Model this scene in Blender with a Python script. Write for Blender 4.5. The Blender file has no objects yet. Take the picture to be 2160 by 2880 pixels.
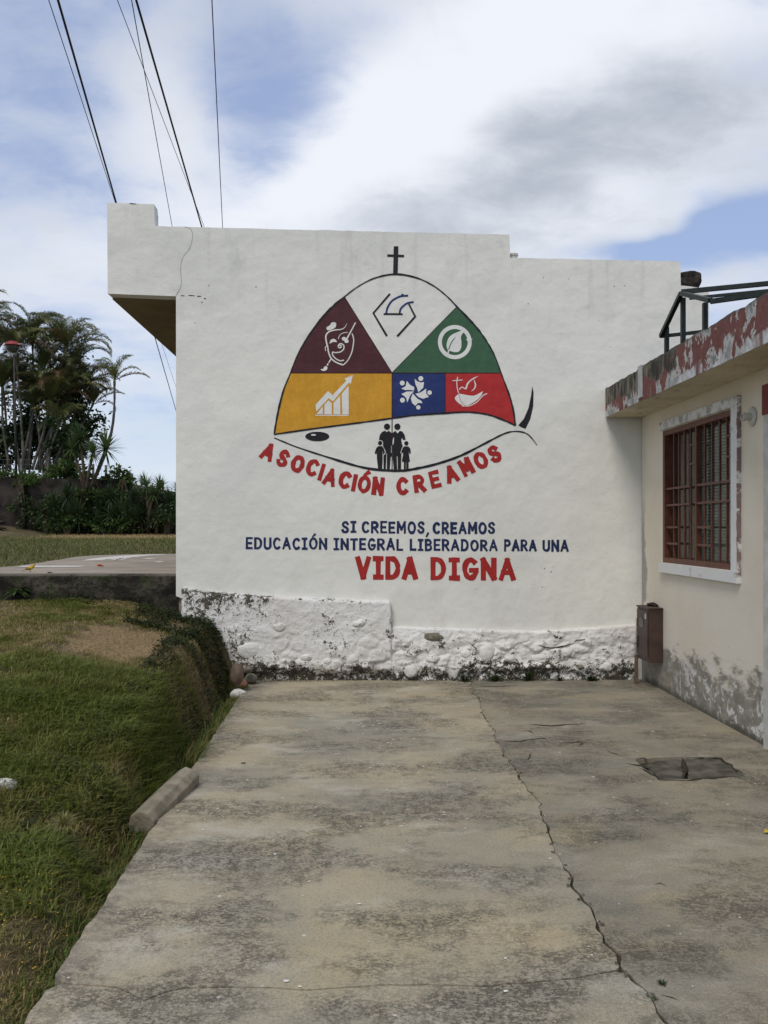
import bpy, math, random
import numpy as np
from mathutils import Vector, noise, Matrix
from mathutils.geometry import tessellate_polygon

R = math.radians
random.seed(7)
rng = np.random.default_rng(7)
sc = bpy.context.scene
COL = sc.collection

# ---------------------------------------------------------------- camera
F, CX, HY = 2500.0, 1080.0, 1485.0          # focal length and horizon of the photograph, pixels
EYE = Vector((0, 0, 1.6))
YAW = math.atan(50 / F)
cam = bpy.data.objects.new('camera', bpy.data.cameras.new('camera'))
COL.objects.link(cam)
cam.location = EYE
cam.rotation_euler = (R(90), 0, -YAW)
cam.data.sensor_fit = 'VERTICAL'
cam.data.sensor_height = 24
cam.data.sensor_width = 18
cam.data.lens = 24 * F / 2880
cam.data.shift_y = 45 / 2880
cam.data.clip_start = 0.05
cam.data.clip_end = 6000
sc.camera = cam

def ray(px, py):
    a, b = (px - CX) / F, (HY - py) / F
    return Vector((math.sin(YAW) + a * math.cos(YAW), math.cos(YAW) - a * math.sin(YAW), b))
def atY(px, py, Y):
    d = ray(px, py); return EYE + d * (Y / d.y)
def atX(px, py, X):
    d = ray(px, py); return EYE + d * (X / d.x)
def atZ(px, py, Z):
    d = ray(px, py); return EYE + d * ((Z - 1.6) / d.z)

# ---------------------------------------------------------------- node helper
class NT:
    def __init__(s, tree):
        s.t = tree; s.n = tree.nodes; s.l = tree.links
    def new(s, typ, ins=None, **kw):
        nd = s.n.new(typ)
        for k, v in kw.items(): setattr(nd, k, v)
        for k, v in (ins or {}).items():
            sock = nd.inputs[k]
            if isinstance(v, bpy.types.NodeSocket): s.l.new(v, sock)
            else: sock.default_value = v
        return nd
    def math(s, op, a, b=0.0, c=None, clamp=False):
        d = {0: a, 1: b}
        if c is not None: d[2] = c
        return s.new('ShaderNodeMath', d, operation=op, use_clamp=clamp).outputs[0]
    def vmath(s, op, a, b):
        return s.new('ShaderNodeVectorMath', {0: a, 1: b}, operation=op)
    def noise(s, vec, scale, detail=5, rough=0.55, dist=0.0):
        return s.new('ShaderNodeTexNoise', {'Vector': vec, 'Scale': scale, 'Detail': detail, 'Roughness': rough, 'Distortion': dist}).outputs['Fac']
    def step(s, v, a, b):
        return s.new('ShaderNodeMapRange', {'Value': v, 'From Min': a, 'From Max': b}, interpolation_type='SMOOTHSTEP').outputs[0]
    def lin(s, v, a, b, c=0.0, d=1.0):
        return s.new('ShaderNodeMapRange', {'Value': v, 'From Min': a, 'From Max': b, 'To Min': c, 'To Max': d}).outputs[0]
    def mix(s, f, a, b):
        nd = s.new('ShaderNodeMix', data_type='RGBA')
        for i, v in ((0, f), (6, a), (7, b)):
            if isinstance(v, bpy.types.NodeSocket): s.l.new(v, nd.inputs[i])
            else: nd.inputs[i].default_value = v if i == 0 else (*v[:3], 1)
        return nd.outputs[2]
    def map(s, vec, scale=(1, 1, 1), loc=(0, 0, 0)):
        return s.new('ShaderNodeMapping', {'Vector': vec, 'Scale': scale, 'Location': loc}).outputs[0]
    def bump(s, h, dist, strength=1.0, normal=None):
        d = {'Height': h, 'Distance': dist, 'Strength': strength}
        if normal is not None: d['Normal'] = normal
        return s.new('ShaderNodeBump', d).outputs[0]

MATS = {}
def material(name, fn):
    if name in MATS: return MATS[name]
    m = bpy.data.materials.new(name); m.use_nodes = True
    t = NT(m.node_tree); t.n.clear()
    out = t.new('ShaderNodeOutputMaterial')
    b = t.new('ShaderNodeBsdfPrincipled'); b.inputs['Roughness'].default_value = 0.85
    b.inputs['Specular IOR Level'].default_value = 0.3
    t.l.new(b.outputs[0], out.inputs[0])
    co = t.new('ShaderNodeNewGeometry').outputs['Position']
    fn(t, b, co)
    MATS[name] = m
    return m
def setc(t, b, col, rough=None, normal=None):
    for k, v in (('Base Color', col), ('Roughness', rough), ('Normal', normal)):
        if v is None: continue
        if isinstance(v, bpy.types.NodeSocket): t.l.new(v, b.inputs[k])
        else: b.inputs[k].default_value = (*v, 1) if k == 'Base Color' else v
def plain(name, a, c, scale=6, rough=0.8, bump=0.002, bscale=None, lo=0.35, hi=0.65, metal=0.0):
    def fn(t, b, co):
        f = t.noise(co, scale, 6)
        col = t.mix(t.step(f, lo, hi), a, c)
        setc(t, b, col, rough, t.bump(t.noise(co, bscale or scale * 6, 4), bump) if bump else None)
        b.inputs['Metallic'].default_value = metal
    return material(name, fn)

# ---------------------------------------------------------------- world
world = bpy.data.worlds.new('World'); sc.world = world; world.use_nodes = True
wt = NT(world.node_tree); wt.n.clear()
SUN_EL, SUN_AZ = 52, 205        # sun high behind the photographer, a little to the left
wout = wt.new('ShaderNodeOutputWorld')
sky = wt.new('ShaderNodeTexSky', sky_type='NISHITA', sun_disc=False, sun_elevation=R(SUN_EL), sun_rotation=R(SUN_AZ), air_density=1.0, dust_density=0.6, ozone_density=1.5)
skyc = wt.vmath('SCALE', sky.outputs[0], (0, 0, 0)); skyc.inputs[3].default_value = 0.085
D = wt.new('ShaderNodeTexCoord').outputs['Generated']
sep = wt.new('ShaderNodeSeparateXYZ', {0: D})
den = wt.math('ADD', wt.math('MAXIMUM', sep.outputs[2], 0.0), 0.22)
uv = wt.new('ShaderNodeCombineXYZ', {0: wt.math('DIVIDE', sep.outputs[0], den), 1: wt.math('DIVIDE', sep.outputs[1], den), 2: 0.0}).outputs[0]
warp = wt.new('ShaderNodeTexNoise', {'Vector': uv, 'Scale': 1.5, 'Detail': 3})
wv = wt.new('ShaderNodeVectorMath', {0: warp.outputs['Color'], 1: (0.5, 0.5, 0.5)}, operation='SUBTRACT').outputs[0]
wvs = wt.vmath('SCALE', wv, (0, 0, 0)); wvs.inputs[3].default_value = 0.22
DW = wt.new('ShaderNodeVectorMath', {0: D, 1: wvs.outputs[0]}, operation='ADD').outputs[0]
def blob(px, py, rad, amp, sx=1.0, sy=1.0, tilt=0.0):
    c = ray(px, py).normalized()
    right = Vector((math.cos(YAW), -math.sin(YAW), 0)); up = right.cross(c).normalized() if right.cross(c).z > 0 else c.cross(right).normalized()
    ca, sa = math.cos(R(tilt)), math.sin(R(tilt))
    ax = (right * ca + up * sa) / (rad * sx); ay = (up * ca - right * sa) / (rad * sy)
    diff = wt.new('ShaderNodeVectorMath', {0: DW, 1: tuple(c)}, operation='SUBTRACT').outputs[0]
    u = wt.new('ShaderNodeVectorMath', {0: diff, 1: tuple(ax)}, operation='DOT_PRODUCT').outputs['Value']
    v = wt.new('ShaderNodeVectorMath', {0: diff, 1: tuple(ay)}, operation='DOT_PRODUCT').outputs['Value']
    w = wt.new('ShaderNodeVectorMath', {0: diff, 1: tuple(c / (rad * 2))}, operation='DOT_PRODUCT').outputs['Value']
    r2 = wt.math('ADD', wt.math('MULTIPLY', u, u), wt.math('ADD', wt.math('MULTIPLY', v, v), wt.math('MULTIPLY', w, w)))
    g = wt.math('POWER', 2.718, wt.math('MULTIPLY', r2, -1.0))
    return wt.math('MULTIPLY', g, amp)
def total(lst):
    a = lst[0]
    for b_ in lst[1:]: a = wt.math('ADD', a, b_)
    return a
uvs = wt.map(uv, (1.0, 1.25, 1.0), (3.1, 1.7, 0.4))
n1 = wt.noise(uvs, 1.15, 9, 0.52, 0.25)
n2 = wt.noise(wt.map(uv, (1, 1, 1), (9, 4, 2)), 2.6, 8, 0.58, 0.3)
n3 = wt.noise(wt.map(uv, (1, 1.3, 1), (1, 7, 2)), 7.0, 8, 0.62, 0.4)
cover = total([wt.math('MULTIPLY', n1, 1.1), wt.math('MULTIPLY', n2, 1.3), wt.math('MULTIPLY', n3, 0.7),
    blob(900, 480, 0.13, 0.28, 1.4, 0.8, 20), blob(1650, 160, 0.20, 0.35, 1.6, 0.8, 15), blob(1500, 560, 0.12, 0.42, 2.4, 0.8, 5), blob(1150, 300, .12, .2, 1.6, .6, 30),
    blob(740, 260, 0.06, -0.42, 1.0, 1.8, -20), blob(60, 300, 0.08, -0.30, 1.3, 1.0, 0), blob(250, 40, 0.08, -0.20, 1.6, .7, 0), blob(1080, 60, 0.07, -0.30, 2.0, .6, 12), blob(620, 90, .06, -.1, 1, 1, 0),
    blob(2100, 695, 0.055, -1.0, 2.4, 0.6, 8), blob(1850, 712, 0.04, -0.6, 1.8, 0.4, 6), blob(420, 1290, 0.07, -0.22, 1.4, .6, 0), blob(200, 720, 0.15, 0.2, 1.2, .7, 0), blob(340, 300, .045, .3, 1, 1.2, 0), blob(430, 150, .06, .25, 1, 1.5, -20)])
cmask = wt.step(cover, 1.10, 1.95)
shade = total([wt.math('MULTIPLY', n2, 1.2), wt.math('MULTIPLY', wt.noise(uvs, 2.0, 6, 0.5, 0.3), 0.5), wt.math('MULTIPLY', n3, 0.8),
    blob(1560, 450, 0.10, 0.46, 2.0, 0.50, 14), blob(1250, 530, 0.09, 0.30, 2.0, 0.5, 8), blob(2100, 330, 0.1, 0.25, 1, 1, 0), blob(870, 420, 0.10, -0.38, 1.4, 0.6, 25), blob(1700, 110, 0.16, -0.38, 1.5, 0.6, 15), blob(1250, 250, 0.10, -.30, 1.7, .6, 25)])
ccol = wt.mix(wt.step(shade, 0.88, 2.15), (0.69, 0.715, 0.76), (0.31, 0.345, 0.40))
# thin veil: blue never quite clean
veil = wt.mix(0.50, skyc.outputs[0], (0.38, 0.46, 0.70))
skymix = wt.mix(wt.math('MULTIPLY', cmask, 0.93), veil, ccol)
lowz = wt.step(sep.outputs[2], 0.24, 0.0)
skymix = wt.mix(wt.math('MULTIPLY', lowz, 0.55), skymix, (0.52, 0.60, 0.70))
bg = wt.new('ShaderNodeBackground', {'Color': skymix, 'Strength': 1.0})
wt.l.new(bg.outputs[0], wout.inputs[0])

sun = bpy.data.objects.new('sun', bpy.data.lights.new('sun', 'SUN')); COL.objects.link(sun)
sun.data.energy = 1.45; sun.data.angle = R(22); sun.data.color = (1.0, 0.93, 0.82)
sd = Vector((-math.sin(R(SUN_AZ - 180)) * math.cos(R(SUN_EL)), -math.cos(R(SUN_AZ - 180)) * math.cos(R(SUN_EL)), math.sin(R(SUN_EL))))
sun.rotation_euler = sd.to_track_quat('Z', 'Y').to_euler()
sc.view_settings.view_transform = 'Standard'; sc.view_settings.look = 'None'
sc.view_settings.exposure = 0.40; sc.view_settings.gamma = 1.0; sc.view_settings.use_curve_mapping = False

# ---------------------------------------------------------------- object helpers
ORG = {}
def link(o, parent=None):
    COL.objects.link(o)
    if parent is not None: o.parent = parent
def thing(name, label, cat, loc=(0, 0, 0), group=None, rz=0):
    o = bpy.data.objects.new(name, None); o.empty_display_size = 0.1
    link(o); o.location = loc; o.rotation_euler = (0, 0, rz)
    o['label'] = label; o['category'] = cat
    if group: o['group'] = group
    ORG[o.name] = Vector(loc)
    return o
def tag(o, label=None, cat=None, group=None, kind=None):
    if label: o['label'] = label
    if cat: o['category'] = cat
    if group: o['group'] = group
    if kind: o['kind'] = kind
    return o
def mesh(verts, faces, mat, smooth=False, name='mesh'):
    me = bpy.data.meshes.new(name)
    me.from_pydata([tuple(v) for v in verts], [], [tuple(f) for f in faces])
    if mat: me.materials.append(mat)
    if smooth: me.polygons.foreach_set('use_smooth', [True] * len(me.polygons))
    me.update()
    return me
def obj(name, m, mat, parent=None, smooth=False, origin=None):
    """world-space geometry; origin placed at the parent's origin or at the given base point"""
    v, f = m
    if parent is not None: org = ORG[parent.name]
    else: org = Vector(origin) if origin is not None else Vector((0, 0, 0))
    me = mesh([Vector(p) - org for p in v], f, mat, smooth, name)
    o = bpy.data.objects.new(name, me)
    link(o, parent)
    if parent is None: o.location = org
    ORG[o.name] = org
    return o
def recalc(o):
    import bmesh
    bm = bmesh.new(); bm.from_mesh(o.data); bmesh.ops.recalc_face_normals(bm, faces=bm.faces); bm.to_mesh(o.data); bm.free()
    return o
def join(*ms):
    V, Fc = [], []
    for v, f in ms:
        k = len(V); V += list(v); Fc += [tuple(i + k for i in q) for q in f]
    return V, Fc
def box(x0, x1, y0, y1, z0, z1):
    v = [(x, y, z) for x in (x0, x1) for y in (y0, y1) for z in (z0, z1)]
    return [Vector(p) for p in v], [(0, 1, 3, 2), (4, 6, 7, 5), (0, 4, 5, 1), (2, 3, 7, 6), (0, 2, 6, 4), (1, 5, 7, 3)]
def bar(a, b, w, h=None):
    a, b = Vector(a), Vector(b); h = h or w
    d = (b - a).normalized(); s = d.cross(Vector((0, 0, 1)))
    if s.length < 0.05: s = d.cross(Vector((1, 0, 0)))
    s.normalize(); u = s.cross(d)
    c = [(-1, -1), (1, -1), (1, 1), (-1, 1)]
    v = [p + s * i * w / 2 + u * j * h / 2 for p in (a, b) for i, j in c]
    return v, [(3, 2, 1, 0), (4, 5, 6, 7), (0, 1, 5, 4), (1, 2, 6, 5), (2, 3, 7, 6), (3, 0, 4, 7)]
def tube(pts, rad, n=8, cap=True):
    pts = [Vector(p) for p in pts]
    if not hasattr(rad, '__len__'): rad = [rad] * len(pts)
    V, Fc = [], []
    for i, p in enumerate(pts):
        d = (pts[min(i + 1, len(pts) - 1)] - pts[max(i - 1, 0)]).normalized()
        s = d.cross(Vector((0, 0, 1)))
        if s.length < 0.05: s = d.cross(Vector((0, 1, 0)))
        s.normalize(); u = s.cross(d)
        for k in range(n):
            a = 2 * math.pi * k / n
            V.append(p + (s * math.cos(a) + u * math.sin(a)) * rad[i])
    for i in range(len(pts) - 1):
        for k in range(n):
            Fc.append((i * n + k, i * n + (k + 1) % n, (i + 1) * n + (k + 1) % n, (i + 1) * n + k))
    if cap:
        Fc.append(tuple(range(n - 1, -1, -1))); Fc.append(tuple(range((len(pts) - 1) * n, len(pts) * n)))
    return V, Fc
def prism(poly, h0, h1, holes=()):
    """horizontal polygon(s) extruded from z=h0 to h1"""
    loops = [[Vector((p[0], p[1], 0)) for p in poly]] + [[Vector((p[0], p[1], 0)) for p in h] for h in holes]
    tris = tessellate_polygon(loops)
    flat = [p for l in loops for p in l]; n = len(flat)
    V = [Vector((p.x, p.y, h1)) for p in flat] + [Vector((p.x, p.y, h0)) for p in flat]
    Fc = [tuple(t) for t in tris] + [tuple(i + n for i in reversed(t)) for t in tris]
    k = 0
    for l in loops:
        for i in range(len(l)):
            a, b = k + i, k + (i + 1) % len(l)
            Fc.append((a, b, b + n, a + n))
        k += len(l)
    return V, Fc
def wallpoly(poly, y0, y1, holes=()):
    """polygon in the XZ plane extruded from y0 to y1"""
    v, f = prism(poly, 0, 1, holes)
    return [Vector((p.x, y0 if p.z > 0.5 else y1, p.y)) for p in v], f
def rock(c, r, seed, rough=0.25, sub=2, flat=False):
    import bmesh
    bm = bmesh.new(); bmesh.ops.create_icosphere(bm, subdivisions=sub, radius=1)
    V = []
    for v in bm.verts:
        n = noise.noise(v.co * 1.1 + Vector((seed * 7.3, 0, 0))) * rough + noise.noise(v.co * 3 + Vector((seed, 3, 0))) * rough * 0.35
        p = v.co * (1 + n)
        V.append(Vector(c) + Vector((p.x * r[0], p.y * r[1], p.z * r[2])))
    Fc = [tuple(v.index for v in f.verts) for f in bm.faces]
    bm.free()
    return V, Fc
def lathe(c, prof, n=20, axis=Vector((0, 0, 1))):
    q = axis.to_track_quat('Z', 'Y'); V, Fc = [], []
    for (r, z) in prof:
        for k in range(n):
            a = 2 * math.pi * k / n
            V.append(Vector(c) + q @ Vector((r * math.cos(a), r * math.sin(a), z)))
    for i in range(len(prof) - 1):
        for k in range(n):
            Fc.append((i * n + k, i * n + (k + 1) % n, (i + 1) * n + (k + 1) % n, (i + 1) * n + k))
    Fc.append(tuple(range(n - 1, -1, -1))); Fc.append(tuple(range((len(prof) - 1) * n, len(prof) * n)))
    return V, Fc
def fbm(x, y, z=0.0, o=4):
    return noise.fractal(Vector((x, y, z)), 1.0, 2.0, o)
def sstep(a, b, x):
    t = min(1, max(0, (x - a) / (b - a))); return t * t * (3 - 2 * t)
def interp(x, xs, ys): return float(np.interp(x, xs, ys))

# ================================================================ MATERIALS
def m_white(t, b, co):
    big = t.noise(co, 0.9, 5, 0.6); mid = t.noise(t.map(co, (1, 1, 0.6)), 3.2, 7, 0.6); fine = t.noise(co, 22, 5, 0.6)
    col = t.mix(t.step(big, 0.35, 0.7), (0.725, 0.72, 0.67), (0.66, 0.66, 0.62))
    z = t.new('ShaderNodeSeparateXYZ', {0: co}).outputs[2]
    hi = t.step(z, 2.9, 4.6)
    smud = t.math('MULTIPLY', t.step(mid, 0.56, 0.74), t.lin(hi, 0, 1, 0.12, 0.75))
    col = t.mix(t.math('MULTIPLY', smud, 0.6), col, (0.42, 0.43, 0.43))
    spk = t.math('MULTIPLY', t.step(fine, 0.66, 0.74), t.step(t.noise(co, 2.1, 4), 0.52, 0.68))
    col = t.mix(t.math('MULTIPLY', spk, 0.5), col, (0.25, 0.25, 0.24))
    drip = t.noise(t.map(co, (9, 9, 0.5)), 1.0, 4)
    col = t.mix(t.math('MULTIPLY', t.math('MULTIPLY', t.step(drip, 0.55, 0.75), t.step(z, 3.4, 4.7)), 0.34), col, (0.40, 0.40, 0.38))
    # warm stain near the right end, splashed dirt low down
    col = t.mix(t.math('MULTIPLY', t.math('MULTIPLY', t.step(z, 1.25, 0.65), t.step(mid, 0.5, 0.7)), 0.35), col, (0.45, 0.43, 0.38))
    h = t.math('ADD', t.math('MULTIPLY', t.noise(co, 2.5, 3), 1.0), t.math('MULTIPLY', t.noise(co, 60, 4, 0.6), 0.10))
    pit = t.new('ShaderNodeTexVoronoi', {'Vector': co, 'Scale': 7.0}).outputs['Distance']
    pm = t.math('MULTIPLY', t.step(pit, 0.075, 0.05), t.step(t.noise(co, 0.8, 3), .56, .60))
    col = t.mix(t.math('MULTIPLY', pm, .75), col, (.20, .195, .18))
    h = t.math('SUBTRACT', h, t.math('MULTIPLY', t.step(pit, 0.06, 0.0), 0.15))
    setc(t, b, col, 0.8, t.bump(h, 0.03, 0.9))
WHITE = material('white_painted_render', m_white)

def m_plinth(t, b, co):
    at = t.new('ShaderNodeAttribute', attribute_name='moss').outputs['Fac']
    n = t.noise(co, 26, 7, 0.65); n3 = t.noise(co, 75, 5, 0.7)
    mk = t.step(t.math('ADD', at, t.math('MULTIPLY', t.math('SUBTRACT', t.math('ADD', n, n3), 1.0), 2.1)), 0.47, 0.66)
    w = t.mix(t.noise(co, 3, 4), (0.70, 0.69, 0.68), (0.78, 0.77, 0.73))
    w = t.mix(t.math('MULTIPLY', t.step(t.noise(co, 1.7, 4), .5, .7), .5), w, (0.56, 0.52, 0.48))
    dk = t.mix(t.noise(co, 8, 5), (0.028, 0.025, 0.018), (0.12, 0.105, 0.08))
    dk = t.mix(t.math('MULTIPLY', t.step(t.noise(co, 4.0, 4), .55, .7), .4), dk, (0.05, 0.07, 0.02))
    setc(t, b, t.mix(mk, w, dk), 0.92, t.bump(t.math('ADD', n, t.math('MULTIPLY', n3, .4)), 0.02, 0.9))
PLINTH = material('old_whitewashed_rubble', m_plinth)

def m_concrete(t, b, co, right=False):
    big = t.noise(co, 0.8, 5, 0.6, 0.3); mid = t.noise(t.map(co, (0.7, 1.1, 1)), 2.6, 8, 0.66, 0.3); fine = t.noise(co, 70, 5, 0.78)
    tan = (0.41, 0.35, 0.24); grey = (0.28, 0.26, 0.20); lg = (0.50, 0.465, 0.385)
    if right: tan, grey, lg = (0.29, 0.255, 0.185), (0.19, 0.178, 0.14), (0.41, 0.38, 0.31)
    col = t.mix(t.step(big, 0.34, 0.64), grey, tan)
    col = t.mix(t.math('MULTIPLY', t.step(mid, 0.48, 0.72), 0.65), col, lg)
    blue = t.noise(t.map(co, (1, 1.3, 1), (5, 5, 0)), 1.5, 6, 0.65)
    col = t.mix(t.math('MULTIPLY', t.step(blue, 0.54, 0.72), 0.20), col, (0.27, 0.28, 0.275))
    warm = t.noise(t.map(co, (1, 1.1, 1), (15, 2, 0)), 1.1, 7, 0.65)
    col = t.mix(t.math('MULTIPLY', t.step(warm, 0.50, 0.70), 0.5), col, (0.43, 0.345, 0.19))
    drift = t.noise(t.map(co, (0.8, 1.15, 1), (2, 8, 0)), 1.5, 8, 0.66, 0.2)
    grain = t.noise(t.map(co, (0.9, 1.1, 1)), 62, 6, 0.85); g2 = t.noise(co, 15, 8, 0.8)
    gmask = t.step(t.math('ADD', t.math('MULTIPLY', grain, .7), t.math('MULTIPLY', g2, .5)), 0.575, 0.665)
    lich = t.math('MULTIPLY', gmask, t.lin(t.step(drift, 0.42, 0.62), 0, 1, 0.10, 1.0))
    col = t.mix(t.math('MULTIPLY', lich, 0.9), col, (0.060, 0.055, 0.040))
    col = t.mix(t.math('MULTIPLY', t.step(drift, 0.46, 0.68), 0.30 if not right else .38), col, (0.12, 0.108, 0.082))
    low = t.noise(co, 0.35, 3, .5)
    col = t.mix(t.math('MULTIPLY', t.step(low, .5, .68), .15), col, (0.15, 0.135, 0.105))
    xyz = t.new('ShaderNodeSeparateXYZ', {0: co})
    if not right:
        ed = t.math('MULTIPLY', t.step(t.math('ADD', xyz.outputs[0], t.math('MULTIPLY', mid, 0.5)), -0.62, -0.98), 0.6)
        col = t.mix(t.math('MULTIPLY', ed, t.step(g2, .35, .6)), col, (0.10, 0.088, 0.08))
    col = t.mix(t.math('MULTIPLY', t.step(fine, 0.50, 0.66), 0.5), col, (0.12, 0.11, 0.09))
    grit = t.noise(co, 190, 3, .8)
    col = t.mix(t.math('MULTIPLY', t.step(grit, .54, .66), .55), col, (0.09, 0.082, 0.066))
    col = t.mix(t.math('MULTIPLY', t.step(grit, .44, .34), .40), col, (0.58, 0.54, 0.46))
    col = t.mix(t.math('MULTIPLY', t.step(fine, 0.42, 0.28), 0.35), col, (0.52, 0.48, 0.40))
    vor = t.new('ShaderNodeTexVoronoi', {'Vector': co, 'Scale': 9.0})
    fl = t.math('MULTIPLY', t.step(vor.outputs['Distance'], 0.085, 0.06), t.step(t.noise(co, 1.3, 3), 0.5, 0.6))
    col = t.mix(t.math('MULTIPLY', fl, 0.6), col, (0.70, 0.68, 0.62))
    h = t.math('ADD', t.math('MULTIPLY', mid, 1.0), t.math('MULTIPLY', fine, 0.16))
    h = t.math('SUBTRACT', h, t.math('MULTIPLY', lich, 0.12))
    setc(t, b, col, 0.88, t.bump(h, 0.02, 0.8))
CONC = material('worn_driveway_concrete', lambda t, b, co: m_concrete(t, b, co))
CONC2 = material('worn_driveway_concrete_grey', lambda t, b, co: m_concrete(t, b, co, True))

def m_soil(t, b, co):
    n = t.noise(co, 2.2, 6, 0.6); f = t.noise(co, 38, 6, 0.7)
    at = t.new('ShaderNodeAttribute', attribute_name='bare').outputs['Fac']
    c = t.mix(t.step(n, 0.4, 0.65), (0.085, 0.075, 0.034), (0.15, 0.11, 0.06))
    tan = t.mix(t.step(f, 0.35, 0.65), (0.17, 0.115, 0.055), (0.33, 0.235, 0.125))
    c = t.mix(t.step(t.math('ADD', at, t.math('MULTIPLY', t.math('SUBTRACT', f, 0.5), 0.6)), 0.35, 0.7), c, tan)
    red = t.new('ShaderNodeAttribute', attribute_name='red').outputs['Fac']
    c = t.mix(t.math('MULTIPLY', red, .8), c, (0.085, 0.055, 0.034))
    setc(t, b, c, 0.95, t.bump(f, 0.03, 0.9))
SOIL = material('bare_soil', m_soil)

def m_blade(t, b, co):
    c = t.new('ShaderNodeAttribute', attribute_name='tint').outputs['Color']
    setc(t, b, c, 0.6)
    b.inputs['Specular IOR Level'].default_value = 0.25
    b.inputs['Transmission Weight'].default_value = 0.0
    tr = t.new('ShaderNodeBsdfTranslucent', {'Color': c})
    ms = t.new('ShaderNodeMixShader', {0: 0.38, 1: b.outputs[0], 2: tr.outputs[0]})
    out = [x for x in t.n if x.type == 'OUTPUT_MATERIAL'][0]
    t.l.new(ms.outputs[0], out.inputs[0])
BLADE = material('grass_blade', m_blade)

def m_cream(t, b, co):
    xyz = t.new('ShaderNodeSeparateXYZ', {0: co}); z = xyz.outputs[2]; y = xyz.outputs[1]
    n = t.noise(co, 1.6, 5); f = t.noise(t.map(co, (1, .45, 1)), 11, 8, 0.7); v = t.noise(t.map(co, (1, .4, 1)), 3.2, 8, 0.66, 0.3)
    c = t.mix(t.step(n, 0.35, 0.65), (0.66, 0.59, 0.46), (0.72, 0.66, 0.54))
    c = t.mix(t.math('MULTIPLY', t.step(z, 1.9, 0.9), 0.45), c, (0.64, 0.60, 0.52))
    lvl = t.math('ADD', t.math('ADD', z, t.math('MULTIPLY', t.math('SUBTRACT', v, 0.5), 1.1)), t.math('MULTIPLY', t.math('SUBTRACT', f, 0.5), 0.55))
    base = t.math('MULTIPLY', t.step(lvl, 0.50, 0.34), .85)
    grey = t.mix(t.step(f, 0.38, 0.62), (0.13, 0.12, 0.095), (0.25, 0.235, 0.20))
    c = t.mix(base, c, grey)
    chips = t.math('MULTIPLY', t.math('MULTIPLY', t.step(t.noise(t.map(co, (1, .5, 0.6)), 17, 8, 0.72, 0.4), 0.53, 0.58), t.step(z, 0.55, 0.35)), t.step(y, 9.0, 7.6))
    c = t.mix(t.math('MULTIPLY', chips, 0.9), c, (0.66, 0.65, 0.62))
    dirt = t.math('MULTIPLY', t.step(t.noise(co, 30, 7, 0.75), 0.60, 0.70), t.step(t.noise(co, 1.3, 4), 0.42, 0.6))
    c = t.mix(t.math('MULTIPLY', dirt, 0.45), c, (0.28, 0.25, 0.18))
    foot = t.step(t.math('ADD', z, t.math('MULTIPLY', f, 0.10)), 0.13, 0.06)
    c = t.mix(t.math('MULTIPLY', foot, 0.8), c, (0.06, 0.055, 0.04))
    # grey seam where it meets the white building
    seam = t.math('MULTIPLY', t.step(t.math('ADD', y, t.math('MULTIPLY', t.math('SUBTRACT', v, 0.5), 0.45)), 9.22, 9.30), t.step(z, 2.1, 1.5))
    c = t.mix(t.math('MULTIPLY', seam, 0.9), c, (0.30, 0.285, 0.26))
    h = t.math('ADD', t.math('MULTIPLY', f, 0.35), t.math('MULTIPLY', base, -0.35))
    setc(t, b, c, 0.85, t.bump(h, 0.012, 0.9))
CREAM = material('cream_render', m_cream)

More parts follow.
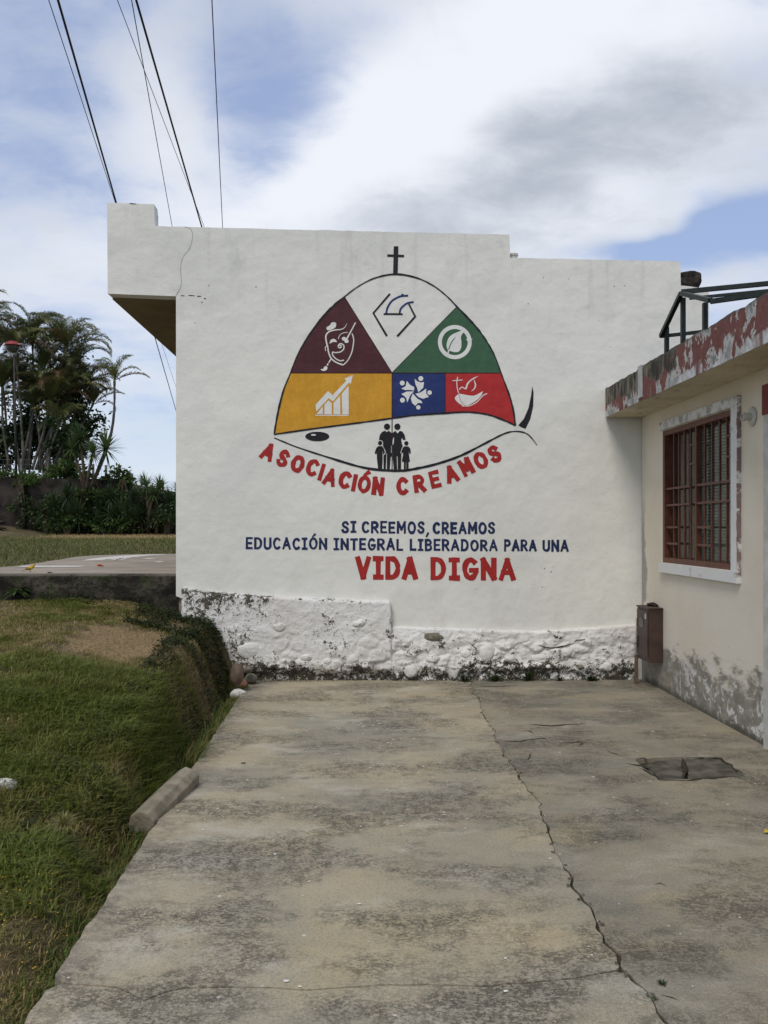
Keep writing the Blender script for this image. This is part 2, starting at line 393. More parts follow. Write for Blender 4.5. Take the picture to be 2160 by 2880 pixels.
def m_fascia(t, b, co):
    xyz = t.new('ShaderNodeSeparateXYZ', {0: co}); y = xyz.outputs[1]; z = xyz.outputs[2]
    p = t.noise(t.map(co, (1, 1.0, 0.75), (2, 0, 1)), 3.6, 9, 0.62, 0.35)
    p2 = t.noise(co, 20, 8, 0.7)
    vs = t.noise(t.map(co, (4, 4, 1.3)), 2.2, 8, 0.72, .3)
    red = t.mix(t.step(p2, .35, .65), (0.135, 0.052, 0.045), (0.19, 0.078, 0.065))
    gry = t.mix(t.step(vs, 0.4, 0.62), (0.36, 0.36, 0.355), (0.19, 0.19, 0.185))
    wht = (0.44, 0.435, 0.415)
    drk = t.mix(t.step(vs, 0.42, 0.6), (0.032, 0.029, 0.022), (0.19, 0.17, 0.13))
    pp = t.math('ADD', p, t.math('MULTIPLY', t.math('SUBTRACT', p2, 0.5), 0.22))
    c = t.mix(t.step(pp, 0.495, 0.515), red, gry)
    c = t.mix(t.math('MULTIPLY', t.step(pp, 0.49, 0.50), t.step(pp, 0.555, 0.53)), c, wht)
    spk = t.step(t.noise(co, 55, 5, .7), .66, .70)
    c = t.mix(t.math('MULTIPLY', spk, .7), c, wht)
    # bare weathered concrete, towards the far end and the top
    lim = t.math('ADD', t.math('ADD', y, t.math('MULTIPLY', t.math('SUBTRACT', z, 2.93), 1.6)), t.math('MULTIPLY', t.math('SUBTRACT', p, 0.5), 1.6))
    far = t.math('MULTIPLY', t.step(lim, 7.25, 7.32), t.step(t.math('ADD', z, t.math('MULTIPLY', t.math('SUBTRACT', p, .5), .5)), 2.875, 2.91))
    c = t.mix(far, c, drk)
    # pale run-off strip at the lower edge
    low = t.step(t.math('ADD', z, t.math('MULTIPLY', t.math('SUBTRACT', p, 0.5), 0.35)), 2.835, 2.815)
    lowsel = t.step(t.noise(t.map(co, (1, .8, .1), (7, 0, 0)), 2.0, 4), 0.47, 0.53)
    c = t.mix(t.math('MULTIPLY', low, lowsel), c, t.mix(t.step(p2, .4, .6), (0.60, 0.61, 0.61), (0.42, 0.43, 0.43)))
    top = t.step(t.math('ADD', z, t.math('MULTIPLY', t.math('SUBTRACT', p2, .5), .1)), 3.05, 3.09)
    c = t.mix(t.math('MULTIPLY', top, .7), c, (0.09, 0.085, 0.07))
    setc(t, b, c, 0.85, t.bump(t.math('ADD', pp, t.math('MULTIPLY', vs, 0.4)), 0.015, 0.8))
FASCIA = material('peeling_red_fascia', m_fascia)

def m_soffit(t, b, co):
    n = t.noise(co, 3, 6); f = t.noise(t.map(co, (3, 1, 1)), 4.5, 8, 0.7, .6)
    c = t.mix(t.step(n, .35, .65), (0.50, 0.43, 0.30), (0.58, 0.51, 0.38))
    c = t.mix(t.math('MULTIPLY', t.step(f, 0.56, 0.66), 0.75), c, (0.16, 0.12, 0.075))
    c = t.mix(t.math('MULTIPLY', t.step(t.noise(co, 28, 6, .7), .62, .7), .6), c, (0.14, 0.12, 0.07))
    setc(t, b, c, .9, t.bump(f, .02, .8))
SOFFIT = material('stained_cream_soffit', m_soffit)

def m_terrwall(t, b, co):
    n = t.noise(t.map(co, (1, 1, 1.5)), 3.0, 8, 0.65, .4); f = t.noise(co, 24, 7, .7)
    z = t.new('ShaderNodeSeparateXYZ', {0: co}).outputs[2]
    c = t.mix(t.step(n, .4, .62), (0.014, 0.012, 0.009), (0.075, 0.066, 0.050))
    c = t.mix(t.math('MULTIPLY', t.step(n, .64, .72), .6), c, (0.17, 0.155, 0.125))
    c = t.mix(t.math('MULTIPLY', t.step(t.noise(co, 5, 6), .52, .66), .7), c, (0.035, 0.05, 0.016))
    c = t.mix(t.math('MULTIPLY', t.step(f, .48, .60), .75), c, (0.016, 0.014, 0.010))
    c = t.mix(t.math('MULTIPLY', t.step(z, 1.085, 1.11), .6), c, (0.2, 0.18, 0.15))
    setc(t, b, c, .95, t.bump(t.math('ADD', n, t.math('MULTIPLY', f, .4)), .04, 1))
TERRWALL = material('mossy_terrace_wall', m_terrwall)
TERRTOP = plain('terrace_concrete', (0.25, 0.215, 0.175), (0.34, 0.29, 0.235), 1.6, .9, .004, 30)
LINEW = plain('worn_white_line', (0.50, 0.46, 0.42), (0.62, 0.60, 0.57), 9, .9, .001)
GREEN_DK = plain('dark_green_steel', (0.006, 0.011, 0.010), (0.011, 0.019, 0.017), 20, .45, .0006)
BROWN_FR = plain('reddish_brown_window_paint', (0.10, 0.036, 0.022), (0.135, 0.050, 0.030), 12, .5, .0006)
BROWN_BOX = plain('brown_box_paint', (0.042, 0.027, 0.022), (0.068, 0.040, 0.032), 7, .5, .001)
RUST = plain('dull_brown_steel', (0.10, 0.062, 0.045), (0.15, 0.10, 0.075), 30, .7, .001)
def m_surround(t, b, co):
    n = t.noise(co, 11, 9, .75); z = t.new('ShaderNodeSeparateXYZ', {0: co}).outputs[2]
    c = t.mix(t.noise(co, 3, 3), (0.62, 0.62, 0.60), (0.72, 0.72, 0.69))
    dirt = t.step(t.math('ADD', n, t.lin(z, 2.3, 2.62, 0, .10)), .58, .66)
    c = t.mix(t.math('MULTIPLY', dirt, .7), c, (0.22, 0.21, 0.17))
    y = t.new('ShaderNodeSeparateXYZ', {0: co}).outputs[1]
    rd = t.math('MULTIPLY', t.step(t.noise(co, 9, 7, .7), .42, .5), t.step(t.math('ADD', y, t.math('MULTIPLY', t.math('SUBTRACT', t.noise(co, 14, 6, .7), .5), .06)), 6.878, 6.870))
    c = t.mix(t.math('MULTIPLY', rd, t.math('MULTIPLY', t.step(z, 1.2, 1.24), .8)), c, (0.13, 0.04, 0.03))
    setc(t, b, c, .85, t.bump(n, .008, .8))
SURR = material('whitewashed_window_surround', m_surround)
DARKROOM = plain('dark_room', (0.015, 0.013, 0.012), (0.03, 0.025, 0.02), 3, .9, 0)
CURTAIN = plain('grey_green_blind', (0.15, 0.175, 0.165), (0.24, 0.275, 0.26), 14, .8, .001)
CURT2 = plain('brown_curtain', (0.045, 0.02, 0.014), (0.075, 0.032, 0.022), 10, .85, .001)
def m_glass(t, b, co):
    out = [x for x in t.n if x.type == 'OUTPUT_MATERIAL'][0]
    tr = t.new('ShaderNodeBsdfTransparent', {'Color': (0.88, 0.91, 0.89, 1)}); gl = t.new('ShaderNodeBsdfGlossy', {'Roughness': 0.04})
    fr = t.new('ShaderNodeFresnel', {'IOR': 1.45})
    ms = t.new('ShaderNodeMixShader', {0: t.math('MULTIPLY', fr.outputs[0], .18), 1: tr.outputs[0], 2: gl.outputs[0]})
    t.l.new(ms.outputs[0], out.inputs[0])
GLASS = material('window_glass', m_glass)
CERAMIC = plain('old_ceramic', (0.42, 0.41, 0.36), (0.52, 0.51, 0.46), 14, .5, .0008)
REDTRIM = plain('red_trim_paint', (0.15, 0.028, 0.024), (0.20, 0.042, 0.035), 9, .7, .002)
DARKCONC = plain('black_weathered_concrete', (0.012, 0.011, 0.010), (0.055, 0.045, 0.036), 14, .95, .012, 40)
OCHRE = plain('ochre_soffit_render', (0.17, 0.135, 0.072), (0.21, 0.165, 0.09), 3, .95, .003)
STONE_BR = plain('brown_river_stone', (0.11, 0.075, 0.055), (0.17, 0.125, 0.095), 9, .8, .004)
STONE_GR = plain('grey_lichened_stone', (0.13, 0.12, 0.09), (0.24, 0.22, 0.17), 16, .9, .006)
STONE_RD = plain('reddish_stone', (0.16, 0.08, 0.05), (0.22, 0.12, 0.08), 14, .9, .004)
STONE_WH = plain('white_splashed_stone', (0.50, 0.49, 0.46), (0.66, 0.65, 0.62), 12, .9, .006)
LOGC = plain('old_concrete_post', (0.17, 0.15, 0.105), (0.29, 0.255, 0.19), 7, .95, .006, 45)
MOSSDIRT = plain('crack_dirt', (0.022, 0.022, 0.012), (0.06, 0.052, 0.032), 22, 1, .01)
LID = plain('drain_lid_concrete', (0.055, 0.05, 0.038), (0.135, 0.122, 0.095), 8, .95, .006, 50)
WIRE = plain('black_cable', (0.012, 0.012, 0.014), (0.02, 0.02, 0.022), 5, .6, 0)
TRUNK = plain('grey_palm_trunk', (0.05, 0.046, 0.036), (0.125, 0.118, 0.10), 5, .9, .004)
TRUNKB = plain('brown_stem', (0.045, 0.034, 0.020), (0.085, 0.065, 0.04), 7, .95, .006)
RETAIN = plain('blackened_retaining_wall', (0.012, 0.010, 0.009), (0.050, 0.042, 0.036), 1.6, .95, .03, 8)
POSTC = plain('grey_fence_post', (0.14, 0.145, 0.14), (0.22, 0.225, 0.215), 6, .9, 0)
def leafmat(name, a, c, tr=0.25, rough=.5):
    def fn(t, b, co):
        oi = t.new('ShaderNodeObjectInfo').outputs['Random']
        n = t.noise(co, 2.3, 3)
        f = t.math('ADD', t.math('MULTIPLY', n, .9), t.math('MULTIPLY', oi, .5))
        col = t.mix(t.step(f, .35, 1.0), a, c)
        setc(t, b, col, rough)
        trn = t.new('ShaderNodeBsdfTranslucent', {'Color': col})
        ms = t.new('ShaderNodeMixShader', {0: tr, 1: b.outputs[0], 2: trn.outputs[0]})
        out = [x for x in t.n if x.type == 'OUTPUT_MATERIAL'][0]
        t.l.new(ms.outputs[0], out.inputs[0])
    return material(name, fn)
PALM_G = leafmat('palm_leaf_green', (0.085, 0.115, 0.036), (0.20, 0.20, 0.07))
PALM_D = leafmat('palm_leaf_dark', (0.042, 0.065, 0.026), (0.11, 0.125, 0.048))
PALM_B = leafmat('palm_leaf_dead', (0.09, 0.055, 0.025), (0.17, 0.11, 0.05))
YUCCA = leafmat('yucca_leaf', (0.040, 0.075, 0.026), (0.10, 0.15, 0.05))
YUCCA_D = leafmat('yucca_leaf_dark', (0.022, 0.042, 0.018), (0.055, 0.085, 0.032))
BROAD = leafmat('broad_leaf_dark', (0.028, 0.050, 0.020), (0.075, 0.11, 0.04))
BUSH = leafmat('bush_leaf_green', (0.038, 0.075, 0.020), (0.095, 0.15, 0.042))
WEED = leafmat('weed_leaf', (0.020, 0.036, 0.012), (0.050, 0.078, 0.022))
COVER = leafmat('ground_cover_leaf', (0.026, 0.040, 0.014), (0.075, 0.088, 0.030), rough=.85)

# ================================================================ SETTING: terrain
DW_ = 9.37                                      # distance of the painted wall
E0, E1 = atZ(703, 1914, 0), atZ(65, 2880, 0)     # driveway's left edge
def edgeX(y): return E0.x + (E1.x - E0.x) * (y - E0.y) / (E1.y - E0.y)
def bankB(y): return interp(y, [-4, 2, 3, 4, 5, 6, 7.5, 8.6, 9.4], [-.10, -.06, -.02, .10, .27, .46, .68, .78, .84])
def terr(x, y):
    t = edgeX(y) - x
    if y > 8.4: t += 0.12 * sstep(8.4, 9.3, y) * sstep(1.0, .2, t)
    wob = 0.10 * noise.noise(Vector((0.3, y * 1.7, 0))) + 0.05 * noise.noise(Vector((x * 2, y * 4, 5)))
    k = sstep(interp(y, [2, 4, 7, 9.4], [.05, .07, .14, .10]) + wob * .3, interp(y, [2, 4, 6, 8, 9.4], [.30, .34, .40, .46, .48]) + wob, t)
    pl = .70 + .30 * sstep(.3, 1.5, t)
    z = -0.13 + (bankB(y) * pl + .13) * k
    z += 0.045 * fbm(x * 1.1, y * 1.1, 1) * k + 0.020 * fbm(x * 4.2, y * 4.2, 2) * (.3 + .7 * k)
    # hollow beside the buried post, low mound above it
    z -= 0.07 * math.exp(-((x + 1.55) ** 2 / .06 + (y - 4.55) ** 2 / .12))
    z += 0.05 * math.exp(-((x + 1.9) ** 2 / .3 + (y - 6.0) ** 2 / .5))
    return z
def bare(x, y):
    m = math.exp(-(((x + 2.02) / .55) ** 2 + ((y - 7.75) / .70) ** 2) * 1.0) * 1.45
    m += 0.5 * math.exp(-(((x + 1.9) / .28) ** 2 + ((y - 4.45) / .3) ** 2))
    m += .45 * math.exp(-(((x + 2.9) / .5) ** 2 + ((y - 6.6) / .35) ** 2))
    m += .6 * max(0, fbm(x * 1.3, y * 1.3, 8) - 0.12)
    return m * (0.8 + .6 * fbm(x * 4, y * 4, 4)) * sstep(.30, .62, edgeX(y) - x)
def redbank(x, y):
    t = edgeX(y) - x
    return sstep(.02, .10, t) * sstep(.50, .25, t) * sstep(3.6, 4.6, y)

def grid_sheet(name, xs, ys, zf, mat, attrs=()):
    V = [(x, y, zf(x, y)) for y in ys for x in xs]
    nx = len(xs)
    Fc = [(j * nx + i, j * nx + i + 1, (j + 1) * nx + i + 1, (j + 1) * nx + i) for j in range(len(ys) - 1) for i in range(nx - 1)]
    o = obj(name, (V, Fc), mat, smooth=True)
    for an, fn in attrs:
        a = o.data.attributes.new(an, 'FLOAT', 'POINT')
        a.data.foreach_set('value', [max(0, min(1, fn(v[0], v[1]))) for v in V])
    return o
xs = list(np.concatenate([np.linspace(-9, -4.6, 24), np.linspace(-4.5, -1.0, 100)]))
ys = list(np.linspace(-4, 9.48, 230))
tag(grid_sheet('grass_bank_ground', xs, ys, terr, SOIL, (('bare', bare), ('red', redbank))), kind='structure')

# raised field behind the terrace
def field(x, y):
    z = interp(y, [9.4, 16, 22, 29.6, 30.4, 30.6, 45, 60], [.95, 1.03, 1.20, 1.36, 1.38, 1.38, 1.3, 1.0])
    z += sstep(-9.5, -14, x) * sstep(24, 29, y) * .5
    return z + .04 * fbm(x * .35, y * .35, 3)
def straw(x, y): return sstep(24.5, 27.5, y) * sstep(-10.8, -8.2, x) * .9 + .25 * fbm(x * .5, y * .5, 6)
tag(grid_sheet('field', list(np.linspace(-40, 14, 80)), list(np.linspace(9.5, 31, 60)), field, SOIL, (('bare', straw),)), kind='structure')
tag(obj('ground', ([(-2500, -2500, -.16), (2500, -2500, -.16), (2500, 3500, -.16), (-2500, 3500, -.16)], [(0, 1, 2, 3)]), plain('far_ground', (0.05, 0.06, 0.025), (0.09, 0.09, 0.045), .2, .95, .02, 3)), kind='structure')

# ---------------------------------------------------------------- driveway slabs
def z7(x, y): return (1240 + x / 1.8033, 1880 + y / 1.8033)
crk = [(160, 62), (150, 90), (165, 120), (200, 170), (205, 215), (235, 270), (265, 310), (285, 370), (330, 450), (375, 500), (405, 560), (440, 620), (488, 660), (510, 740), (540, 820), (570, 900), (615, 980), (665, 1040), (690, 1140), (750, 1210), (790, 1300), (840, 1390), (900, 1480), (960, 1560), (1030, 1640), (1100, 1720), (1130, 1790), (1185, 1840)]
cp = [atZ(*z7(*p), 0) for p in crk]
cp = [Vector((cp[0].x - .02, DW_ - .03, 0))] + cp + [Vector((cp[-1].x + .15, 1.6, 0)), Vector((cp[-1].x + .2, -4, 0))]
def subdiv(pts, step, amp, seed):
    out = []
    for i in range(len(pts) - 1):
        a, b = Vector(pts[i]), Vector(pts[i + 1]); L = (b - a).length; n = max(1, int(L / step))
        nrm = Vector((-(b - a).y, (b - a).x, 0)).normalized()
        for k in range(n):
            p = a.lerp(b, k / n)
            if k or i: p = p + nrm * amp * noise.noise(Vector((p.x * 11, p.y * 11, seed))) * 2
            out.append(p)
    out.append(Vector(pts[-1])); return out
crack = subdiv(cp, .022, .012, 1)
def gapw(y): return max(.0010, .0022 + .008 * noise.noise(Vector((4, y * 2.2, 2))) + .007 * noise.noise(Vector((9, y * 12, 2))) + .0025 * sstep(5.2, 4.2, y))
xj = 2.93
backY = DW_ - .015
leftE = subdiv([Vector((E0.x, backY, 0)), Vector((edgeX(-4), -4, 0))], .05, .007, 3)
jp = [(150, 2758), (230, 2768), (330, 2775), (405, 2812), (450, 2795), (515, 2778), (700, 2775), (870, 2783), (1100, 2768), (1350, 2772), (1562, 2758), (1700, 2742)]
jline = [atZ(*p, 0) for p in jp]
jx = min(range(len(crack)), key=lambda i: (crack[i] - jline[-1]).length)
lx = min(range(len(leftE)), key=lambda i: abs(leftE[i].y - jline[0].y))
joint = subdiv([leftE[lx]] + jline[1:-1] + [crack[jx]], .03, .004, 9)
def off(pts, s): return [p + Vector((s * gapw(p.y), 0, 0)) for p in pts]
g = .0035
far_poly = [Vector((p.x, p.y + g, 0)) for p in joint[1:-1]] + list(reversed(off(crack[:jx], -1))) + leftE[:lx]
near_poly = leftE[lx + 1:] + list(reversed(off(crack[jx + 1:], -1))) + [Vector((p.x, p.y - g, 0)) for p in reversed(joint[1:-1])]
drive = obj('driveway_base', prism([(edgeX(9.3) + .03, backY - .01), (edgeX(-4) + .03, -3.98), (8, -3.98), (8, backY - .01)], -.15, -.03), MOSSDIRT); tag(drive, kind='structure')
recalc(obj('slab', prism([(p.x, p.y) for p in far_poly], -.145, 0), CONC, drive))
recalc(obj('slab', prism([(p.x, p.y) for p in near_poly], -.145, -.002), CONC, drive))
hp = [(1786, 2138), (1850, 2131), (1922, 2129), (2025, 2131), (2060, 2156), (2096, 2183), (1975, 2190), (1853, 2195), (1836, 2174), (1808, 2160)]
hole = [atZ(*p, 0) for p in hp]
rp = off(crack, 1) + [Vector((8, -4, 0)), Vector((8, 1.5, 0)), Vector((xj + .04, 1.5, 0)), Vector((xj + .04, backY, 0))]
recalc(obj('slab', prism([(p.x, p.y) for p in rp], -.145, .001, [[(p.x, p.y) for p in hole]]), CONC2, drive))

# dirt packed into the crack and crumbled edges beside it
V, Fc = [], []
for i, p in enumerate(crack):
    V += [p + Vector((-.03, 0, -.009 + .004 * noise.noise(p * 20))), p + Vector((.03, 0, -.009 + .004 * noise.noise(p * 23)))]
for i in range(len(crack) - 1): Fc.append((2 * i, 2 * i + 1, 2 * i + 3, 2 * i + 2))
obj('crack_filling', (V, Fc), MOSSDIRT, drive)
SPALL = plain('spalled_concrete', (0.055, 0.05, 0.038), (0.13, 0.115, 0.09), 30, .95, .006, 80)
V, Fc = [], []
for k in range(150):
    i = random.randrange(8, len(crack) - 1); c = crack[i]; side = random.choice((-1, 1)); r = random.uniform(.005, .015)
    c = c + Vector((side * (gapw(c.y) + r * .8), 0, .0035)); b0_ = len(V); n_ = 11; a0 = random.random() * 6
    for j in range(n_):
        a = a0 + j * 6.283 / n_; rr = r * random.uniform(.45, 1.15); q = c + Vector((math.cos(a) * rr * .8, math.sin(a) * rr * 1.4, 0))
        if (q.x - crack[i].x) * side < gapw(c.y): q.x = crack[i].x + side * (gapw(c.y) + .001)
        V.append(q)
    V.append(c + Vector((0, 0, .0003)))
    Fc += [(b0_ + j, b0_ + (j + 1) % n_, b0_ + n_) for j in range(n_)]
tag(obj('crumbled_edge', (V, Fc), SPALL, drive), kind='stuff')

def shrink(poly, d):
    c = sum((Vector(p) for p in poly), Vector((0, 0, 0))) / len(poly)
    return [p + (c - p).normalized() * d for p in poly]
lid = thing('drain_cover', 'cracked square concrete drain cover sunk in the driveway near the cream house', 'drain cover', tuple(atZ(1950, 2160, 0)))
lp = [[(1808, 2148), (1845, 2134), (1921, 2131), (1926, 2160), (1929, 2190), (1856, 2192), (1842, 2172)], [(1925, 2131), (2024, 2133), (2092, 2182), (1975, 2188), (1934, 2190), (1931, 2160)]]
for k, q in enumerate(lp):
    pp = shrink([atZ(*p, 0) for p in q], .008)
    recalc(obj('lid_piece', prism([(p.x, p.y) for p in pp], -.028, -.006 - .006 * (1 - k)), LID, lid))

# minor cracks: packed dirt lines lying in the slab surface
def ribbon(pts, w, seed=0, taper=True):
    V, Fc = [], []; n = len(pts)
    for i, p in enumerate(pts):
        d = (pts[min(i + 1, n - 1)] - pts[max(i - 1, 0)]); d.z = 0; d.normalize(); s = Vector((-d.y, d.x, 0))
        ww = w * (0.5 + abs(noise.noise(p * 9 + Vector((seed, 0, 0)))) * 2) * (min(1, i / 4, (n - 1 - i) / 4) if taper else 1) * .5
        V += [p + s * ww, p - s * ww]
    for i in range(n - 1): Fc.append((2 * i, 2 * i + 1, 2 * i + 3, 2 * i + 2))
    return V, Fc
minor = [([(330, 455), (380, 462), (440, 465), (460, 425)], .012), ([(830, 410), (870, 430), (920, 445), (960, 440)], .012), ([(580, 380), (660, 378), (700, 370), (750, 385)], .016),
         ([(285, 370), (400, 372), (480, 360), (580, 350)], .02), ([(440, 285), (560, 292), (700, 282), (730, 272)], .022), ([(190, 90), (300, 92), (400, 85)], .03), ([(390, 320), (440, 318), (480, 335)], .02),
         ([(640, 325), (760, 318), (830, 315)], .008), ([(1220, 265), (1300, 270), (1350, 262)], .01), ([(1055, 280), (1080, 276), (1105, 282)], .05), ([(280, 195), (330, 190), (390, 196)], .006),
         ([(1080, 1100), (1110, 1090), (1150, 1108)], .03), ([(985, 465), (1030, 455), (1060, 470)], .05), ([(930, 480), (985, 492), (1040, 500), (1090, 512)], .05), ([(1000, 505), (1060, 530), (1100, 560)], .03), ([(1225, 455), (1235, 500), (1240, 560)], .03), ([(1105, 568), (1240, 568), (1400, 556), (1540, 548)], .02), ([(1230, 456), (1415, 455), (1545, 545)], .015), ([(680, 372), (720, 385), (690, 395)], .05), ([(510, 525), (550, 522), (590, 530)], .02), ([(1100,1655),(1180,1668),(1215,1690)],.02)]
for k, (pl, w) in enumerate(minor):
    pts = [p + Vector((0, 0, .0028)) for p in subdiv([atZ(*z7(*q), 0.0) for q in pl], .03, .012, k)]
    obj('crack', ribbon(pts, w, k), MOSSDIRT, drive)
V, Fc = [], []
for k in range(240):
    y = random.uniform(2.5, 9.2); x = random.uniform(edgeX(y) + .05, 2.85); r = random.choice([.003, .004, .005, .008]) * (1 + .05 * y)
    if random.random() < .35: x = random.gauss(.2, .4); y = random.gauss(7.5, 1.0); y = min(9.2, y)
    n = 5; b0 = len(V); a0 = random.random() * 6
    for i in range(n):
        a = a0 + i * 6.283 / n; rr = r * random.uniform(.5, 1.2)
        V.append((x + math.cos(a) * rr * 1.3, y + math.sin(a) * rr, .0045))
    V.append((x, y, .0065))
    Fc += [(b0 + i, b0 + (i + 1) % n, b0 + n) for i in range(n)]
tag(obj('paint_flecks', (V, Fc), plain('fleck', (0.6, 0.59, 0.55), (0.72, 0.71, 0.68), 4, .9, 0)), 'small white paint flecks and grit scattered on the driveway', 'paint flecks', kind='stuff')

# ================================================================ painted building
PB = thing('white_building', 'white rendered building with a colourful community emblem and lettering painted on it', 'building', (.6, DW_ + .08, 0))
def wp(px, py): p = atY(px, py, DW_); return (p.x, p.z)
outline = [(301, 570), (433, 574), (436, 636), (1433, 660), (1435, 725), (1913, 735), (1915, 803), (1994, 812)]
top = []
for i in range(len(outline) - 1):
    a, b = Vector((*wp(*outline[i]), 0)), Vector((*wp(*outline[i + 1]), 0)); n = max(1, int((b - a).length / .07))
    for k in range(n):
        p = a.lerp(b, k / n)
        j = 0 if k == 0 else .0035 * noise.noise(Vector((p.x * 9, p.y * 9, 3))) * 2
        top.append((p.x + j * .5, p.y + j))
xr, zr = wp(1994, 812); top.append((xr, zr))
xl = wp(495, 1000)[0]
cx0, cz0 = wp(303, 826); cx1, cz1 = wp(497, 833)
botz = wp(500, 1655)[1]
poly = top + [(xr, -.1), (-1.0, -.1), (-1.25, .2), (-1.6, .6), (xl + .05, botz - .1), (xl, botz - .08), (xl, cz1), (cx0, cz0)]
recalc(obj('front_wall', wallpoly(poly, DW_, DW_ + .16), WHITE, PB))
ZR = 4.25
obj('side_wall', box(xl + .002, xl + .16, DW_ + .161, 20, .9, ZR - .25), OCHRE, PB)
obj('rear_wall', box(xl + .17, xr, 19.8, 20, -.1, ZR - .25), OCHRE, PB)
obj('east_wall', box(xr - .16, xr - .002, DW_ + .161, 19.79, -.1, zr - .05), OCHRE, PB)
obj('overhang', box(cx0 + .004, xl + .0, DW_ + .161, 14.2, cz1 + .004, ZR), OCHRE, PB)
obj('roof', box(xl + .001, wp(1890, 0)[0], DW_ + .161, 19.78, ZR - .2, ZR), DARKCONC, PB)
b0 = wp(443, 580)
obj('parapet', box(cx0 + .01, atY(445, 600, DW_ + .25).x, DW_ + .162, DW_ + .25, ZR, wp(443, 584)[1]), DARKCONC, PB)
q0 = atX(478, 968, cx0); 
obj('beam', box(cx0 + .10, xl, 12.4, 12.55, cz1 - .16, cz1), plain('dark_red_timber', (.07, .028, .022), (.10, .04, .03), 8, .8, .002), PB)
s0, s1 = wp(1917, 802), wp(1979, 756)
v, f = rock(((s0[0] + s1[0]) / 2, DW_ + .12, (s0[1] + s1[1]) / 2), (.135, .12, .102), 5, .12, 3)
cxm = (s0[0] + s1[0]) / 2; czm = (s0[1] + s1[1]) / 2
def sq(p):
    d = [(p.x - cxm) / .12, (p.y - DW_ - .12) / .11, (p.z - czm) / .086]
    m = max(abs(a) for a in d); r = math.sqrt(sum(a * a for a in d)); k = (r / max(m, 1e-6)) ** .75 if m else 1
    return Vector((cxm + d[0] * .12 * k * .86, DW_ + .12 + d[1] * .11 * k * .86, czm + d[2] * .086 * k * .86))
obj('beam_stub', ([sq(p) for p in v], f), DARKCONC, PB, smooth=False)
vpx, vpz = wp(1447, 725)
obj('vent_pipe', lathe((vpx, DW_ + .08, vpz - .01), [(.042, 0), (.044, .05), (.052, .052), (.052, .072), (.040, .074), (.036, .03)], 20), CERAMIC, PB, smooth=False)

# hairline crack & gap at the overhang joint
def za(x, y): return (260 + x / 3.318, 540 + y / 3.318)
def sheet_ribbon(pts, w, yoff, closed=False, jit=0.0):
    """flat stroke in the wall plane; pts are (x,z); mitred"""
    n = len(pts); V, Fc = [], []
    P = [Vector((p[0], p[1])) for p in pts]
    ws = w if hasattr(w, '__len__') else [w] * n
    for i in range(n):
        a = P[i - 1] if (i or closed) else P[0]; b = P[i]; c = P[(i + 1) % n] if (i < n - 1 or closed) else P[-1]
        d0 = (b - a); d1 = (c - b)
        if d0.length < 1e-7: d0 = d1
        if d1.length < 1e-7: d1 = d0
        d0 = d0.normalized(); d1 = d1.normalized()
        n0 = Vector((-d0.y, d0.x)); n1 = Vector((-d1.y, d1.x)); m = n0 + n1
        if m.length < .3: m = n1.copy()
        m.normalize(); k = 1 / max(.55, m.dot(n1))
        hw = ws[i] / 2 * (1 + jit * noise.noise(Vector((b.x * 30, b.y * 30, 1))))
        V += [(b.x + m.x * hw * k, DW_ - yoff, b.y + m.y * hw * k), (b.x - m.x * hw * k, DW_ - yoff, b.y - m.y * hw * k)]
    for i in range(n - 1 + (1 if closed else 0)):
        j = (i + 1) % n; Fc.append((2 * i, 2 * j, 2 * j + 1, 2 * i + 1))
    return V, Fc
def smooth_pts(pts, k=5):
    """Catmull-Rom"""
    P = [Vector((p[0], p[1])) for p in pts]; out = []
    for i in range(len(P) - 1):
        p0, p1, p2, p3 = P[max(i - 1, 0)], P[i], P[i + 1], P[min(i + 2, len(P) - 1)]
        for s in range(k):
            t = s / k
            out.append(.5 * ((2 * p1) + (p2 - p0) * t + (2 * p0 - 5 * p1 + 4 * p2 - p3) * t * t + (3 * p1 - p0 - 3 * p2 + p3) * t ** 3))
    out.append(P[-1]); return [(p.x, p.y) for p in out]
CRK = plain('crack_grey', (.30, .30, .28), (.42, .42, .40), 20, .95, 0)  # plain grey for the strip drawn along the hairline crack
CRKD = plain('open_gap_dark', (.03, .03, .026), (.08, .075, .065), 20, .95, 0)  # near-black for the short strips drawn along the broken gap
c1 = smooth_pts([wp(*za(*p)) for p in [(862, 325), (915, 345), (935, 400), (925, 470), (900, 540), (850, 600), (825, 680), (826, 780), (828, 870), (780, 970)]], 6)
obj('crack', sheet_ribbon(c1, [.006 + .006 * abs(noise.noise(Vector((i * .7, 0, 0)))) for i in range(len(c1))], .001), CRK, PB)
for a in ([(825, 966), (860, 970)], [(895, 966), (955, 968)], [(975, 972), (1015, 976)], [(1040, 990), (1060, 1000)], [(1015, 1035), (1028, 1025)], [(345,107),(410,112)]):
    c = smooth_pts([wp(*za(*p)) for p in a], 5); obj('crack', sheet_ribbon(c, [.004, .009, .012, .008, .010, .004], .0012), CRKD, PB)

